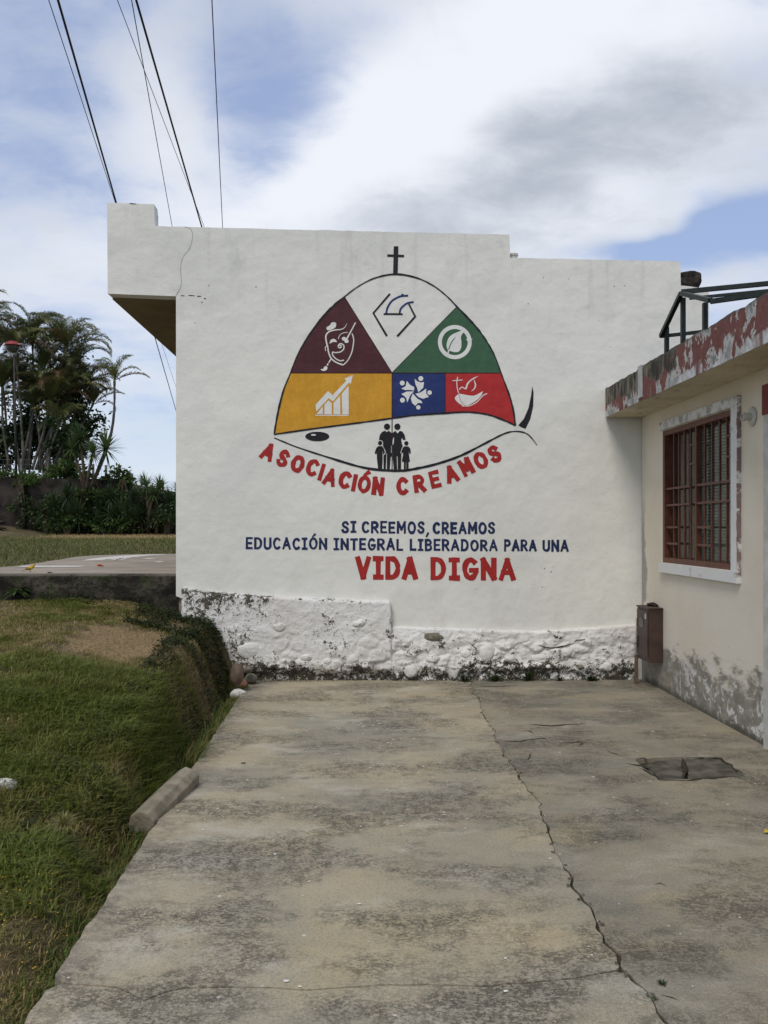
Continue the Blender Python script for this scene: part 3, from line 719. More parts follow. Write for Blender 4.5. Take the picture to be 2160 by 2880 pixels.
# ---------------------------------------------------------------- plinth
XL_, XM, XR_ = -1.92, wp(1100, 1700)[0], wp(1792, 1800)[0]
zL = lambda x: interp(x, [XL_, wp(560, 0)[0], wp(700, 0)[0], wp(900, 0)[0], XM], [wp(0, 1652)[1], wp(0, 1660)[1], wp(0, 1672)[1], wp(0, 1683)[1], wp(0, 1690)[1]])
zRt = lambda x: interp(x, [XM, wp(1250, 0)[0], wp(1500, 0)[0], wp(1650, 0)[0], XR_], [wp(0, 1762)[1], wp(0, 1768)[1], wp(0, 1777)[1], wp(0, 1768)[1], wp(0, 1757)[1]])
def plinth(x, z):
    """how far the rubble stands proud of the wall, and how mossy"""
    left = x < XM
    H = zL(x) if left else zRt(x)
    n1 = fbm(x * 3.2, z * 4.2, 1, 5); n2 = fbm(x * 11, z * 12, 2, 5)
    cells = noise.voronoi(Vector((x * 5.5, z * 7.5, 0)))[0]; rubble = min(.3, cells[1] - cells[0])
    p = (.085 if left else .060) + .020 * n1 + .012 * n2
    rgh = sstep(H - .05, H - .22, z) if not left else sstep(H - .12, H - .45, z)
    blk = sstep(.02, .25, fbm(x * 1.3, z * 1.8, 11)); p += (rubble * .10 - .008) * rgh * (.25 + .75 * blk) + .016 * fbm(x * 5, z * 7, 9, 5) * rgh + .008 * abs(fbm(x * 25, z * 25, 3))
    if left and z > .22: p = .085 + (p - .085) * .45
    # undercut foot
    foot = sstep(.15 + .05 * n1, .05, z)
    if left: p -= .075 * foot
    else: p -= .035 * foot
    if not left: p += .02 * sstep(.3, .12, z)
    p = p * sstep(0, .03, XR_ - x)
    top = sstep(.0, .018, H - z); p = max(.003, p) * top + .002
    m = .12 + .34 * n1 + .34 * n2 + .62 * sstep(.30, .03, z) + .16 * rgh * sstep(.06, 0, rubble) * blk + .22 * fbm(x * 2.1, z * 2.5, 21, 4)
    m += .16 * sstep(.14, 0, H - z) * sstep(XM + .1, XM - 1.1, x)            # mossy ledge on the left
    m += .45 * math.exp(-(((x - XM) / .06) ** 2 + ((z - .50) / .12) ** 2)) + .35 * sstep(-.9, -1.35, x)
    m += .15 * sstep(.04, 0, H - z)
    m += .30 * math.exp(-(((x - 1.6) / .4) ** 2 + ((z - .2) / .1) ** 2))
    return p, max(0, m)
xs = np.arange(XL_, XR_ + .001, .0125); nz = 64
V, Fc, MO = [], [], []
for x in xs:
    sh = sstep(-.012, .012, x - XM)
    H = zL(x) * (1 - sh) + zRt(x) * sh + .010 * fbm(x * 6, 0, 7)
    for k in range(nz):
        z = -.05 + (H + .05) * (1 - (1 - k / (nz - 1)) ** 1.0)
        zz = min(z, H)
        p, m = plinth(x, zz)
        if k == nz - 1: p = -.01; m = MO[-1] * .6
        V.append((x + .008 * noise.noise(Vector((x * 20, z * 20, 0))), DW_ - p, z)); MO.append(m)
for i in range(len(xs) - 1):
    for k in range(nz - 1):
        a = i * nz + k; Fc.append((a, a + nz, a + nz + 1, a + 1))
PL = obj('plinth', (V, Fc), PLINTH, PB, smooth=True)
at = PL.data.attributes.new('moss', 'FLOAT', 'POINT'); at.data.foreach_set('value', MO)
def stone_tone(o, val):
    a = o.data.attributes.new('moss', 'FLOAT', 'POINT'); a.data.foreach_set('value', [val + .35 * max(0, -v.normal.z) for v in o.data.vertices])  # dark tone increases on the downward-facing sides of each stone
for k, (px, py, w, h, mt, mo) in enumerate([(1155, 1882, 42, 38, 0, .12), (989, 1856, 44, 36, 0, .08), (922, 1856, 24, 24, 0, .15), (862, 1846, 30, 20, 0, .2), (703, 1826, 62, 52, 0, .05), (1218, 1788, 56, 26, 1, 0),
        (1472, 1898, 24, 14, 0, 0), (1516, 1850, 62, 26, 0, .1), (1626, 1873, 34, 18, 1, 0), (1307, 1838, 28, 26, 0, .2), (1362, 1834, 54, 50, 0, .1), (1278, 1884, 34, 44, 0, .15), (1536, 1871, 16, 12, 0, 0), (1430, 1850, 30, 22, 0, .2), (1590, 1832, 40, 26, 0, .1), (1215, 1850, 40, 24, 0, .25), (1700, 1872, 48, 26, 0, .1), (790, 1760, 40, 26, 0, .1), (1010,1750,36,22,0,.2)]):
    x, z = wp(px, py); p = plinth(x, z)[0]; s = DW_ / F
    o = obj('stone', rock((x, DW_ - p + .012, z), (w * s / 2, .035, h * s / 2), k + 3, .3, 3), STONE_GR if mt else PLINTH, PL, smooth=True)
    if not mt: stone_tone(o, mo)
# dark fissure in the rubble
fz = subdiv([Vector((*wp(*q), 0)) for q in [(1512, 1812), (1530, 1818), (1560, 1820), (1590, 1812), (1608, 1808), (1615, 1798), (1640, 1796)]], .02, .003, 2)
V, Fc = [], []
for i, p in enumerate(fz):
    hw = .004 + .008 * abs(noise.noise(p * 13)); pr = plinth(p.x, p.y)[0] + .004
    V += [(p.x, DW_ - pr, p.y + hw), (p.x, DW_ - pr, p.y - hw)]
for i in range(len(fz) - 1): Fc.append((2 * i, 2 * i + 1, 2 * i + 3, 2 * i + 2))
obj('fissure', (V, Fc), MOSSDIRT, PL)

# ---------------------------------------------------------------- emblem
def paint(name, c, var=.12):
    d = tuple(x * (1 - var) for x in c)
    def fn(t, b, co):
        n = t.noise(t.map(co, (2.2, 1, .7)), 7, 8, .7); f = t.noise(t.map(co, (1, 1, .5)), 75, 5, .7)
        col = t.mix(t.step(n, .35, .65), d, c)
        lift = tuple(min(1, x * 1.3 + .02) for x in c)
        col = t.mix(t.math('MULTIPLY', t.step(f, .58, .70), .6), col, lift)
        h = t.math('ADD', t.math('MULTIPLY', t.noise(co, 2.5, 3), 1.0), t.math('MULTIPLY', t.noise(co, 60, 4, 0.6), 0.10))
        setc(t, b, col, .62, t.bump(h, .03, .9))
    return material(name, fn)
P_MAR = paint('maroon_paint', (.068, .016, .021)); P_YEL = paint('ochre_yellow_paint', (.60, .30, .022), .14); P_GRN = paint('green_paint', (.040, .108, .056))
P_BLU = paint('blue_paint', (.012, .028, .135)); P_RED = paint('red_paint', (.42, .022, .024)); P_BLK = paint('black_paint', (.010, .010, .013)); P_NAVY = paint('navy_lettering_paint', (.011, .022, .085))
P_LRED = paint('red_lettering_paint', (.36, .020, .018)); P_WHT = paint('white_icon_paint', (.70, .70, .67), .05); P_DK = paint('dark_maroon_line_paint', (.035, .010, .012))
def z1(x, y): return wp(740 + x / 2.0738, 660 + y / 2.0738)
def z2(x, y): return wp(760 + x / 4.366, 820 + y / 4.366)
def z3(x, y): return wp(1080 + x / 3.6065, 820 + y / 3.6065)
def z4(x, y): return wp(1000 + x / 6.9125, 1160 + y / 6.9125)
S1 = DW_ / F / 2.0738; S2 = DW_ / F / 4.366; S3 = DW_ / F / 3.6065; S4 = DW_ / F / 6.9125
def sheet(pts, yo): return [Vector((x, DW_ - yo, z)) for x, z in pts], [tuple(range(len(pts)))]
def tri_sheet(pts, yo, holes=()):
    loops = [[Vector((x, z, 0)) for x, z in pts]] + [[Vector((x, z, 0)) for x, z in h] for h in holes]
    t = tessellate_polygon(loops); fl = [p for l in loops for p in l]
    return [Vector((p.x, DW_ - yo, p.y)) for p in fl], [tuple(q) for q in t]
def ell(c, rx, ry, n=28, a0=0, a1=2 * math.pi, full=True):
    m = n if full else n + 1
    return [(c[0] + rx * math.cos(a0 + (a1 - a0) * i / n), c[1] + ry * math.sin(a0 + (a1 - a0) * i / n)) for i in range(m)]
archL = [(65, 1165), (75, 1100), (95, 1000), (122, 900), (160, 807)]
archM = [(160, 807), (195, 715), (245, 622), (300, 540), (360, 466), (420, 405), (475, 362)]
archT = [(475, 362), (540, 312), (620, 266), (700, 240), (770, 231), (840, 238), (920, 261), (1000, 303), (1070, 358), (1130, 420)]
archG = [(1130, 420), (1200, 492), (1260, 560), (1310, 632), (1352, 710), (1388, 807)]
archR = [(1388, 807), (1415, 880), (1440, 950), (1460, 1030), (1471, 1113)]
low = [(65, 1165), (250, 1138), (430, 1114), (600, 1092), (752, 1071), (900, 1052), (1062, 1041), (1180, 1035), (1270, 1042), (1340, 1058), (1420, 1089), (1471, 1113)]
lowL = low[:5]; lowB = low[4:7]; lowR = low[6:]
sm = lambda L, k=4: smooth_pts([z1(*p) for p in L], k)
archall = sm(archL + archM[1:] + archT[1:] + archG[1:] + archR[1:])
EM = obj('emblem', join(sheet_ribbon(archall, [S1 * (9 + 2 * math.sin(i * .25)) for i in range(len(archall))], .0045, jit=.5)), P_BLK, PB)
tag(EM, 'painted dome shaped emblem with a cross on top and a fish tail')
jn = z1(752, 806)
fields = [('maroon', sm(archM) + [jn], P_MAR), ('green', [jn] + sm(archG), P_GRN),
          ('yellow', sm(archL)[::-1] + sm(lowL)[1:] + [z1(752, 807)], P_YEL), ('blue', [z1(752, 807), z1(1062, 807), z1(1062, 1041)] + sm(lowB)[::-1][1:], P_BLU),
          ('red', [z1(1062, 807)] + [z1(1388, 807)] + sm(archR)[1:] + sm(lowR)[::-1][1:], P_RED)]
for nm, pts, mt in fields:
    tag(obj('painted_field', tri_sheet(pts, .002), mt, EM), nm + ' painted field of the emblem')
lw = sm(low); obj('painted_line', sheet_ribbon(lw, S1 * 10, .0050, jit=.5), P_BLK, EM)
fb = sm([(65, 1185), (200, 1240), (400, 1305), (550, 1350), (660, 1370), (800, 1377), (900, 1363), (1020, 1335), (1150, 1290), (1280, 1225), (1400, 1163), (1470, 1147), (1530, 1157), (1565, 1185), (1597, 1228)])
nf = len(fb); obj('painted_line', sheet_ribbon(fb, [S1 * (8 + 9 * math.sin(math.pi * min(1, i / (nf * .78)))) * (.9 if i < nf - 4 else .55) for i in range(nf)], .0045, jit=.5), P_BLK, EM)
obj('tail_fin', tri_sheet([z1(*p) for p in [(1570, 883), (1577, 920), (1575, 1000), (1558, 1075), (1530, 1132), (1508, 1124), (1488, 1112), (1520, 1075), (1548, 1010), (1562, 940)]], .0035), P_BLK, EM)
obj('cross', join(tri_sheet([z1(*p) for p in [(762, 68), (789, 68), (785, 231), (758, 231)]], .0035), tri_sheet([z1(*p) for p in [(724, 115), (822, 118), (822, 132), (724, 129)]], .0039)), P_BLK, EM)
obj('painted_eye', tri_sheet(ell(z1(316, 1177), S1 * 70, S1 * 28), .0035), P_BLK, EM)
obj('eye_glint', tri_sheet(ell(z1(294, 1168), S1 * 15, S1 * 5, 14), .0042), P_WHT, EM)
obj('painted_line', join(sheet_ribbon([z1(752, 806), z1(752, 1372)], S1 * 5.5, .0041), sheet_ribbon([z1(160, 807), z1(1388, 807)], S1 * 4.5, .0044), sheet_ribbon([z1(1062, 807), z1(1062, 1041)], S1 * 4, .0038),
    sheet_ribbon([z1(475, 364), z1(752, 806)], S1 * 4, .0047), sheet_ribbon([z1(752, 806), z1(1130, 420)], S1 * 4, .0036)), P_DK, EM)
obj('hands_icon', join(sheet_ribbon([z1(*p) for p in [(740, 345), (643, 458), (722, 592)]], S1 * 11, .003, jit=.4), sheet_ribbon([z1(*p) for p in [(848, 400), (887, 478), (782, 594)]], S1 * 11, .003, jit=.4), sheet_ribbon([z1(703, 463), z1(814, 464)], S1 * 11, .003)), P_BLK, EM)
obj('dove_icon', join(sheet_ribbon(sm([(718, 459), (726, 425), (750, 388), (785, 366), (810, 358), (846, 356)]), S1 * 11, .0034), sheet_ribbon(sm([(796, 459), (804, 430), (832, 405), (855, 396), (878, 393)]), S1 * 11, .0034), tri_sheet(ell(z1(813, 351), S1 * 8, S1 * 6, 12), .0031)), P_BLU, EM)
Z2 = lambda L: [z2(*p) for p in L]
for m_ in (tri_sheet(Z2([(557, 1390), (710, 1222), (765, 1273), (935, 1095), (912, 1068), (1015, 1025), (990, 1135), (965, 1120), (770, 1350), (718, 1310), (565, 1475)]), .0032),
    tri_sheet(Z2([(568, 1505), (645, 1412), (645, 1505)]), .0032), tri_sheet(Z2([(667, 1387), (715, 1337), (755, 1372), (757, 1507), (665, 1507)]), .0032), tri_sheet(Z2([(777, 1367), (858, 1277), (860, 1508), (777, 1508)]), .0032),
    tri_sheet(Z2([(878, 1257), (962, 1157), (964, 1508), (885, 1508)]), .0032), sheet_ribbon(Z2([(553, 1520), (965, 1520)]), S2 * 11, .0035)): obj('chart_piece', m_, P_WHT, EM)
s2 = lambda L: smooth_pts(Z2(L), 4)
def tw(n, w): return [w * (.25 + .75 * math.sin(math.pi * min(.5, i / n * 1.2))) for i in range(n)]
face = s2([(943, 392), (915, 440), (870, 465), (800, 472), (730, 490), (695, 520), (682, 560), (690, 620), (705, 680), (718, 750), (748, 820), (810, 870), (895, 902)])
obj('theatre_mask_icon', join(tri_sheet(s2([(690, 440), (735, 410), (750, 385), (775, 377), (805, 385), (810, 410), (800, 440), (770, 460), (730, 475), (697, 470), (690, 440)])[:-1], .0030),
    sheet_ribbon(face, tw(len(face), S2 * 17), .0032), sheet_ribbon(s2([(895, 902), (950, 850), (1000, 750), (1020, 650), (1024, 580), (1005, 515)]), S2 * 13, .0034),
    sheet_ribbon(s2([(835, 582), (858, 532), (900, 508), (952, 502)]), S2 * 8, .0031), sheet_ribbon(Z2([(1048, 380), (990, 490), (930, 600)]), [S2 * 13, S2 * 15, S2 * 22], .0038),
    tri_sheet(ell(z2(905, 580), S2 * 26, S2 * 24, 16), .0034), tri_sheet(ell(z2(937, 610), S2 * 26, S2 * 22, 16), .0036), tri_sheet(s2([(728, 642), (740, 600), (775, 580), (805, 595), (818, 622), (780, 618), (750, 630), (728, 642)])[:-1], .0031),
    sheet_ribbon(s2([(850, 668), (865, 660), (872, 678), (858, 692), (838, 682), (840, 655), (868, 640), (903, 662), (900, 710), (860, 742), (800, 750), (765, 745), (770, 785), (810, 828), (860, 850), (905, 843)]), S2 * 14, .0033),
    sheet_ribbon(s2([(700, 660), (676, 688), (682, 732)]), S2 * 9, .0030), sheet_ribbon(Z2([(748, 825), (718, 875)]), S2 * 14, .0029), sheet_ribbon(Z2([(711, 884), (700, 908)]), S2 * 18, .0029),
    tri_sheet(s2([(688, 915), (703, 935), (690, 965), (650, 975), (618, 955), (650, 950), (665, 922), (688, 915)])[:-1], .0030)), P_WHT, EM)
Z3 = lambda L: [z3(*p) for p in L]; s3 = lambda L: smooth_pts(Z3(L), 4)
cc = z3(718, 513)
obj('leaf_icon', join(tri_sheet(ell(cc, S3 * 172, S3 * 174, 44), .0030, [ell(cc, S3 * 132, S3 * 133, 44)[::-1]]), tri_sheet(s3([(830, 388), (750, 410), (680, 445), (642, 500), (640, 580), (700, 612), (755, 610), (782, 570), (785, 510), (782, 450), (830, 388)])[:-1], .0034),
    tri_sheet(Z3([(832, 482), (898, 480), (860, 525)]), .0038), sheet_ribbon(Z3([(657, 590), (645, 655)]), S3 * 14, .0042)), P_WHT, EM)
obj('leaf_icon', sheet_ribbon(s3([(727, 463), (685, 515), (654, 590)]), [S3 * 3] * 2 + [S3 * 9] * 7, .0046), P_GRN, EM)
people = [tri_sheet(ell(z3(*c), S3 * r, S3 * r, 20), .0032) for c, r in (((185, 928), 25), ((373, 883), 25), ((462, 1025), 23), ((348, 1175), 22), ((187, 1102), 25))]
for L in ([(310, 885), (340, 912), (375, 923), (405, 918), (398, 975), (348, 1022), (335, 975), (318, 940)], [(232, 905), (262, 945), (305, 968), (307, 1003), (250, 998), (215, 1000), (175, 985), (218, 962)], [(428, 983), (428, 1035), (455, 1068), (395, 1088), (350, 1070), (318, 1038), (370, 1024), (400, 1005)],
          [(292, 1035), (340, 1088), (380, 1110), (390, 1132), (345, 1130), (318, 1160), (285, 1130), (272, 1085)], [(175, 1040), (230, 1015), (303, 1013), (268, 1050), (235, 1125), (228, 1085), (212, 1065)]):
    people.append(tri_sheet(Z3(L), .0032))
for m_ in people: obj('ring_figure', m_, P_WHT, EM)
obj('boat_icon', join(sheet_ribbon(s3([(748, 865), (738, 920), (745, 990), (757, 1030)]), S3 * 9, .0030), sheet_ribbon(Z3([(695, 905), (795, 897)]), S3 * 9, .0034), sheet_ribbon(s3([(762, 995), (790, 970), (828, 985), (845, 940), (880, 900), (955, 857)]), [S3 * a for a in ([10] * 8 + [16] * 6 + [12] * 5 + [4] * 2)], .0031),
    sheet_ribbon(s3([(910, 893), (928, 945), (915, 985), (885, 1012)]), [S3 * a for a in [4, 6, 9, 12, 14, 14, 14, 13, 12, 10, 8, 6, 3]], .0033), tri_sheet(s3([(760, 1035), (870, 1055), (925, 1052), (1005, 1010)]) + s3([(1005, 1010), (975, 1070), (900, 1130), (825, 1158), (760, 1135), (717, 1080), (760, 1035)])[1:-1], .0032),
    sheet_ribbon(s3([(1046, 1034), (1000, 1058), (940, 1122), (860, 1160), (790, 1160)]), S3 * 9, .0036)), P_WHT, EM)
obj('boat_icon', sheet_ribbon(s3([(757, 1035), (780, 1110), (828, 1165)]), S3 * 4, .0041), P_RED, EM)
# family silhouettes
Z4 = lambda L: [z4(*p) for p in L]
man = [(570, 352), (608, 382), (642, 352), (700, 400), (707, 640), (690, 640), (690, 780), (706, 790), (702, 860), (684, 860), (665, 1108), (608, 1108), (609, 790), (600, 790), (588, 1108), (530, 1108), (535, 620), (455, 540), (470, 440), (510, 385)]
woman = [(716, 400), (775, 358), (818, 410), (860, 358), (910, 370), (955, 440), (972, 535), (918, 532), (905, 488), (888, 530), (900, 610), (925, 660), (888, 830), (882, 1108), (822, 1108), (815, 850), (800, 850), (808, 1108), (742, 1108), (722, 900), (720, 640), (742, 600), (750, 500), (735, 480), (716, 560)]
boy = [(440, 655), (510, 655), (550, 700), (568, 770), (560, 805), (538, 800), (524, 740), (527, 900), (515, 1108), (440, 1108), (415, 900), (414, 740), (408, 805), (378, 805), (375, 770), (400, 700)]
girl = [(945, 660), (1025, 660), (1060, 700), (1072, 760), (1068, 800), (1045, 800), (1032, 740), (1037, 820), (1057, 960), (1030, 960), (1030, 1100), (986, 1100), (984, 965), (978, 965), (976, 1100), (938, 1100), (938, 960), (898, 955), (925, 820), (922, 750), (915, 795), (890, 785), (895, 740), (920, 690)]
obj('adult_silhouette', join(tri_sheet(Z4(man), .0030), tri_sheet(ell(z4(611, 278), S4 * 60, S4 * 62), .003)), P_BLK, EM)
obj('adult_silhouette', join(tri_sheet(Z4(woman), .0032), tri_sheet(ell(z4(813, 278), S4 * 60, S4 * 63), .0032)), P_BLK, EM)
halo = [sheet_ribbon(Z4([(520, 560), (530, 600), (505, 640), (545, 690), (578, 760), (570, 812), (535, 822), (536, 1108)]), S4 * 13, .0035), sheet_ribbon(Z4([(440, 548), (490, 545), (522, 565)]), S4 * 12, .0038), sheet_ribbon(Z4([(925, 655), (893, 730), (878, 785), (905, 812), (925, 800)]), S4 * 11, .0035), sheet_ribbon(Z4([(900,830),(893,1000),(893,1108)]), S4*10, .0035)]
obj('child_outline', join(*halo), P_WHT, EM)
obj('child_silhouette', join(tri_sheet(Z4(boy), .0042), tri_sheet(ell(z4(477, 596), S4 * 40, S4 * 41), .0042)), P_BLK, EM)
obj('child_silhouette', join(tri_sheet(Z4(girl), .0042), tri_sheet(ell(z4(987, 600), S4 * 40, S4 * 43), .0042)), P_BLK, EM)

# ---------------------------------------------------------------- hand-painted lettering
def arc(cx, cy, rx, ry, a0, a1, n=10): return [(cx + rx * math.cos(R(a0 + (a1 - a0) * i / n)), cy + ry * math.sin(R(a0 + (a1 - a0) * i / n))) for i in range(n + 1)]
G = {'A': (.68, [[(0, 0), (.34, 1), (.68, 0)], [(.11, .32), (.57, .32)]]),
 'B': (.56, [[(0, 0), (0, 1)], [(0, 1), (.26, 1)] + arc(.26, .77, .25, .23, 90, -90, 8) + [(0, .54)], [(.26, .54)] + arc(.27, .27, .29, .27, 90, -90, 8) + [(0, 0)]]),
 'C': (.60, [arc(.33, .5, .33, .5, 48, 312, 18)]),
 'D': (.62, [[(0, 0), (0, 1)], [(0, 1), (.22, 1)] + arc(.24, .5, .38, .5, 90, -90, 12) + [(0, 0)]]),
 'E': (.50, [[(.5, 1), (0, 1), (0, 0), (.5, 0)], [(0, .5), (.42, .5)]]),
 'G': (.64, [arc(.33, .5, .33, .5, 50, 330, 18) + [(.62, .42)], [(.36, .42), (.66, .42)]]),
 'I': (.38, [[(.19, 0), (.19, 1)], [(0, 1), (.38, 1)], [(0, 0), (.38, 0)]]),
 'i': (.02, [[(.01, 0), (.01, 1)]]),
 'L': (.48, [[(0, 1), (0, 0), (.48, 0)]]),
 'M': (.76, [[(0, 0), (.02, 1), (.38, .30), (.74, 1), (.76, 0)]]),
 'N': (.62, [[(0, 0), (0, 1), (.62, 0), (.62, 1)]]),
 'O': (.68, [arc(.34, .5, .34, .5, 0, 360, 26)]),
 'P': (.54, [[(0, 0), (0, 1)], [(0, 1), (.25, 1)] + arc(.27, .74, .27, .26, 90, -90, 10) + [(0, .48)]]),
 'R': (.58, [[(0, 0), (0, 1)], [(0, 1), (.25, 1)] + arc(.27, .74, .27, .26, 90, -90, 10) + [(0, .48)], [(.22, .48), (.58, 0)]]),
 'S': (.54, [smooth_pts([(.51, .84), (.40, .98), (.24, 1.0), (.06, .90), (.04, .70), (.18, .56), (.38, .46), (.52, .30), (.46, .07), (.26, 0), (.08, .05), (.0, .20)], 3)]),
 'T': (.60, [[(.30, 0), (.30, 1)], [(0, 1), (.60, 1)]]),
 'U': (.60, [[(0, 1), (0, .30)] + arc(.30, .28, .30, .28, 180, 360, 10) + [(.60, 1)]]),
 'V': (.66, [[(0, 1), (.33, 0), (.66, 1)]]),
 ',': (.10, [[(.12, .05), (.0, -.22)]])}
def glyph(ch, org, ux, uy, sw, acc=False, yo=.003):
    """org: lower-left (x,z); ux, uy: wall-plane vectors of one unit across / up"""
    out = []; w, st = G[ch]
    jx = lambda: random.uniform(-.012, .012)
    if acc: st = st + [[(w / 2 - .05, 1.22), (w / 2 + .16, 1.40)]]
    segs = []
    for s in st:                       # sharp corners are separate brush strokes
        cur = [s[0]]
        for i in range(1, len(s)):
            cur.append(s[i])
            if i < len(s) - 1:
                a_ = Vector((s[i][0] - s[i-1][0], s[i][1] - s[i-1][1])); b_ = Vector((s[i+1][0] - s[i][0], s[i+1][1] - s[i][1]))
                if a_.normalized().dot(b_.normalized()) < -.25: segs.append(cur); cur = [s[i]]
        segs.append(cur)
    st = segs
    for k, s in enumerate(st):
        closed = ch == 'O' and k == 0
        pts = s[:-1] if closed else s
        dx, dz = jx(), jx()
        if not closed:
            ex = sw * .46
            lx_ = math.hypot(*ux); lz_ = math.hypot(*uy)
            def ext(p, q):
                d = Vector(((p[0] - q[0]) * lx_, (p[1] - q[1]) * lz_)); d = d.normalized() * ex
                return (p[0] + d.x / lx_, p[1] + d.y / lz_)
            pts = [ext(pts[0], pts[1])] + list(pts[1:-1]) + [ext(pts[-1], pts[-2])]
        P = [(org[0] + ux[0] * (x + dx) + uy[0] * (y + dz), org[1] + ux[1] * (x + dx) + uy[1] * (y + dz)) for x, y in pts]
        wd = sw * random.uniform(.93, 1.08)
        if acc and k == len(st) - 1: wd = [sw * .5, sw * 1.1]
        out.append(sheet_ribbon(P, wd, yo + k * .0004, closed=closed, jit=.35))
    return [join(*out)]
def zt(x, y): return wp(660 + x / 1.6929, 1420 + y / 1.6929)
ST = DW_ / F / 1.6929
def letters(ls, mt, label):
    e = bpy.data.objects.new('lettering', None); e.empty_display_size = .1; link(e, PB); e['label'] = label; ORG[e.name] = ORG[PB.name]
    for m_ in ls: obj('letter', m_, mt, e)
def word(txt, x0, x1, ytl, ybl, slope, sw):
    """txt with ó marked as 'Ó'; x0..x1 extents, ytl/ybl top & bottom in the text zoom frame"""
    acc = [c == 'Ó' for c in txt]; t = txt.replace('Ó', 'O')
    sww = sw / ((ybl - ytl)); gapu = .20 + sww
    tot = sum(G[c][0] for c in t) + gapu * (len(t) - 1)
    hx = (x1 - x0 - sw) / tot
    out = []; x = x0 + sw / 2
    for c, a in zip(t, acc):
        dy = slope * (x - x0); o = zt(x, ybl - sw / 2 + dy + random.uniform(-1, 1)); hh = (ybl - ytl - sw) * random.uniform(.97, 1.03)
        up = (0, hh * ST)
        out += glyph(c, o, (hx * ST, -slope * hx * ST), up, sw * ST, a)
        x += hx * (G[c][0] + gapu)
    return out
l1 = word('SI', 508, 580, 76, 134, 0, 11.5) + word('CREEMOS', 605, 905, 77, 136, .006, 11.5) + glyph(',', zt(913, 138), (60 * ST, 0), (0, 58 * ST), 8 * ST) + word('CREAMOS', 943, 1240, 81, 139, .002, 11.5)
letters(l1, P_NAVY, 'navy painted words SI CREEMOS, CREAMOS')
l2 = word('EDUCACIÓN', 53, 440, 154, 212, .006, 11) + word('INTEGRAL', 470, 802, 158, 216, .006, 11) + word('LIBERADORA', 833, 1252, 162, 219, .006, 11) + word('PARA', 1282, 1438, 165, 222, 0, 11) + word('UNA', 1465, 1590, 167, 224, 0, 11)
letters(l2, P_NAVY, 'navy painted words EDUCACIÓN INTEGRAL LIBERADORA PARA UNA')
l3 = word('VIDA', 575, 872, 243, 355, .006, 24) + word('DIGNA', 932, 1337, 248, 359, .006, 24)
letters(l3, P_LRED, 'large red painted words VIDA DIGNA')
arcw = [('A', 30, 1267, 24), ('S', 118, 1306, 22), ('O', 203, 1337, 18), ('C', 288, 1358, 19), ('i', 341, 1385, 17), ('A', 392, 1414, 16), ('C', 477, 1430, 14), ('i', 533, 1448, 11), ('Ó', 590, 1456, 9), ('N', 671, 1467, 6),
        ('C', 813, 1467, -1), ('R', 912, 1452, -8), ('E', 1002, 1426, -14), ('A', 1098, 1396, -18), ('M', 1184, 1355, -27), ('O', 1270, 1316, -27), ('S', 1350, 1279, -27)]
l4 = []
for c, x, y, a in arcw:
    g_ = 'O' if c == 'Ó' else c
    w = G[g_][0]; H = 79 if c != 'N' else 84; wx = H * (.84 if c in 'MN' else .98)
    ca, sa = math.cos(R(a)), math.sin(R(a))
    ux = (ca * wx * S1, -sa * wx * S1); uy = (sa * H * S1, ca * H * S1)
    o = z1(x, y); org = (o[0] - ux[0] * w / 2 - uy[0] / 2, o[1] - ux[1] * w / 2 - uy[1] / 2)
    l4 += glyph(g_, org, ux, uy, 25 * S1, c == 'Ó')
letters(l4, P_LRED, 'curved red painted words ASOCIACIÓN CREAMOS')

# ================================================================ cream house on the right
HX, EX = 2.92, 2.52
EX = atY(1703, 1178, DW_ - .02).x
HZ = 2.77
HS = thing('cream_house', 'low cream house with peeling red fascia and barred window', 'house', (HX + 2, 6, 0))
wy0, wy1, wz0, wz1 = 6.99, 8.70, 1.262, 2.552
def yz(poly, x0, x1, holes=()):
    v, f = prism(poly, 0, 1, holes)
    return [Vector((x0 if p.z > .5 else x1, p.x, p.y)) for p in v], f
dy0, dy1 = 5.35, 6.33
recalc(obj('wall', yz([(2, -.1), (9.36, -.1), (9.36, HZ), (2, HZ)], HX, HX + .2, [[(wy0, wz0), (wy0, wz1), (wy1, wz1), (wy1, wz0)], [(dy0, .02), (dy0, 2.3), (dy1, 2.3), (dy1, .02)]]), CREAM, HS))
obj('wall', box(HX + .0, 9, 1.8, 2.0, -.1, HZ), CREAM, HS)
# roof slab with uneven top edge
ysr = list(np.arange(1.5, 9.345, .06)) + [9.345]
V, Fc = [], []
for i, y in enumerate(ysr):
    zt_ = 3.085 + .012 * fbm(y * 3, 1, 0) + .012 * noise.noise(Vector((y * 12, 4, 0)))
    if y > 8.25: zt_ -= .015
    xo = .004 * noise.noise(Vector((y * 5, 0, 0)))
    V += [(EX + xo, y, HZ + .004 * noise.noise(Vector((y * 9, 7, 0)))), (EX + xo - .003, y, zt_), (EX + .12, y, zt_ - .004), (EX + .14, y, 2.98)]
for i in range(len(ysr) - 1):
    a = i * 4
    for k in range(3): Fc.append((a + k, a + 4 + k, a + 5 + k, a + 1 + k))
n = len(ysr) * 4 - 4
Fc += [(0, 1, 2, 3), (n + 3, n + 2, n + 1, n)]
recalc(obj('fascia', (V, Fc), FASCIA, HS))
obj('roof', box(EX + .13, 9.4, 1.52, 9.34, HZ + .01, 2.98), DARKCONC, HS)
obj('soffit', box(EX + .005, HX + .03, 1.505, 9.34, HZ - .001, HZ + .008), SOFFIT, HS)
# little vertical lump where a buttress ran over the fascia
yb = atX(1806, 1010, EX).y
obj('fascia_patch', box(EX - .012, EX + .02, yb - .02, yb + .09, 2.80, 3.095), plain('bare_cement', (.34, .345, .34), (.46, .465, .46), 7, .9, .006), HS)

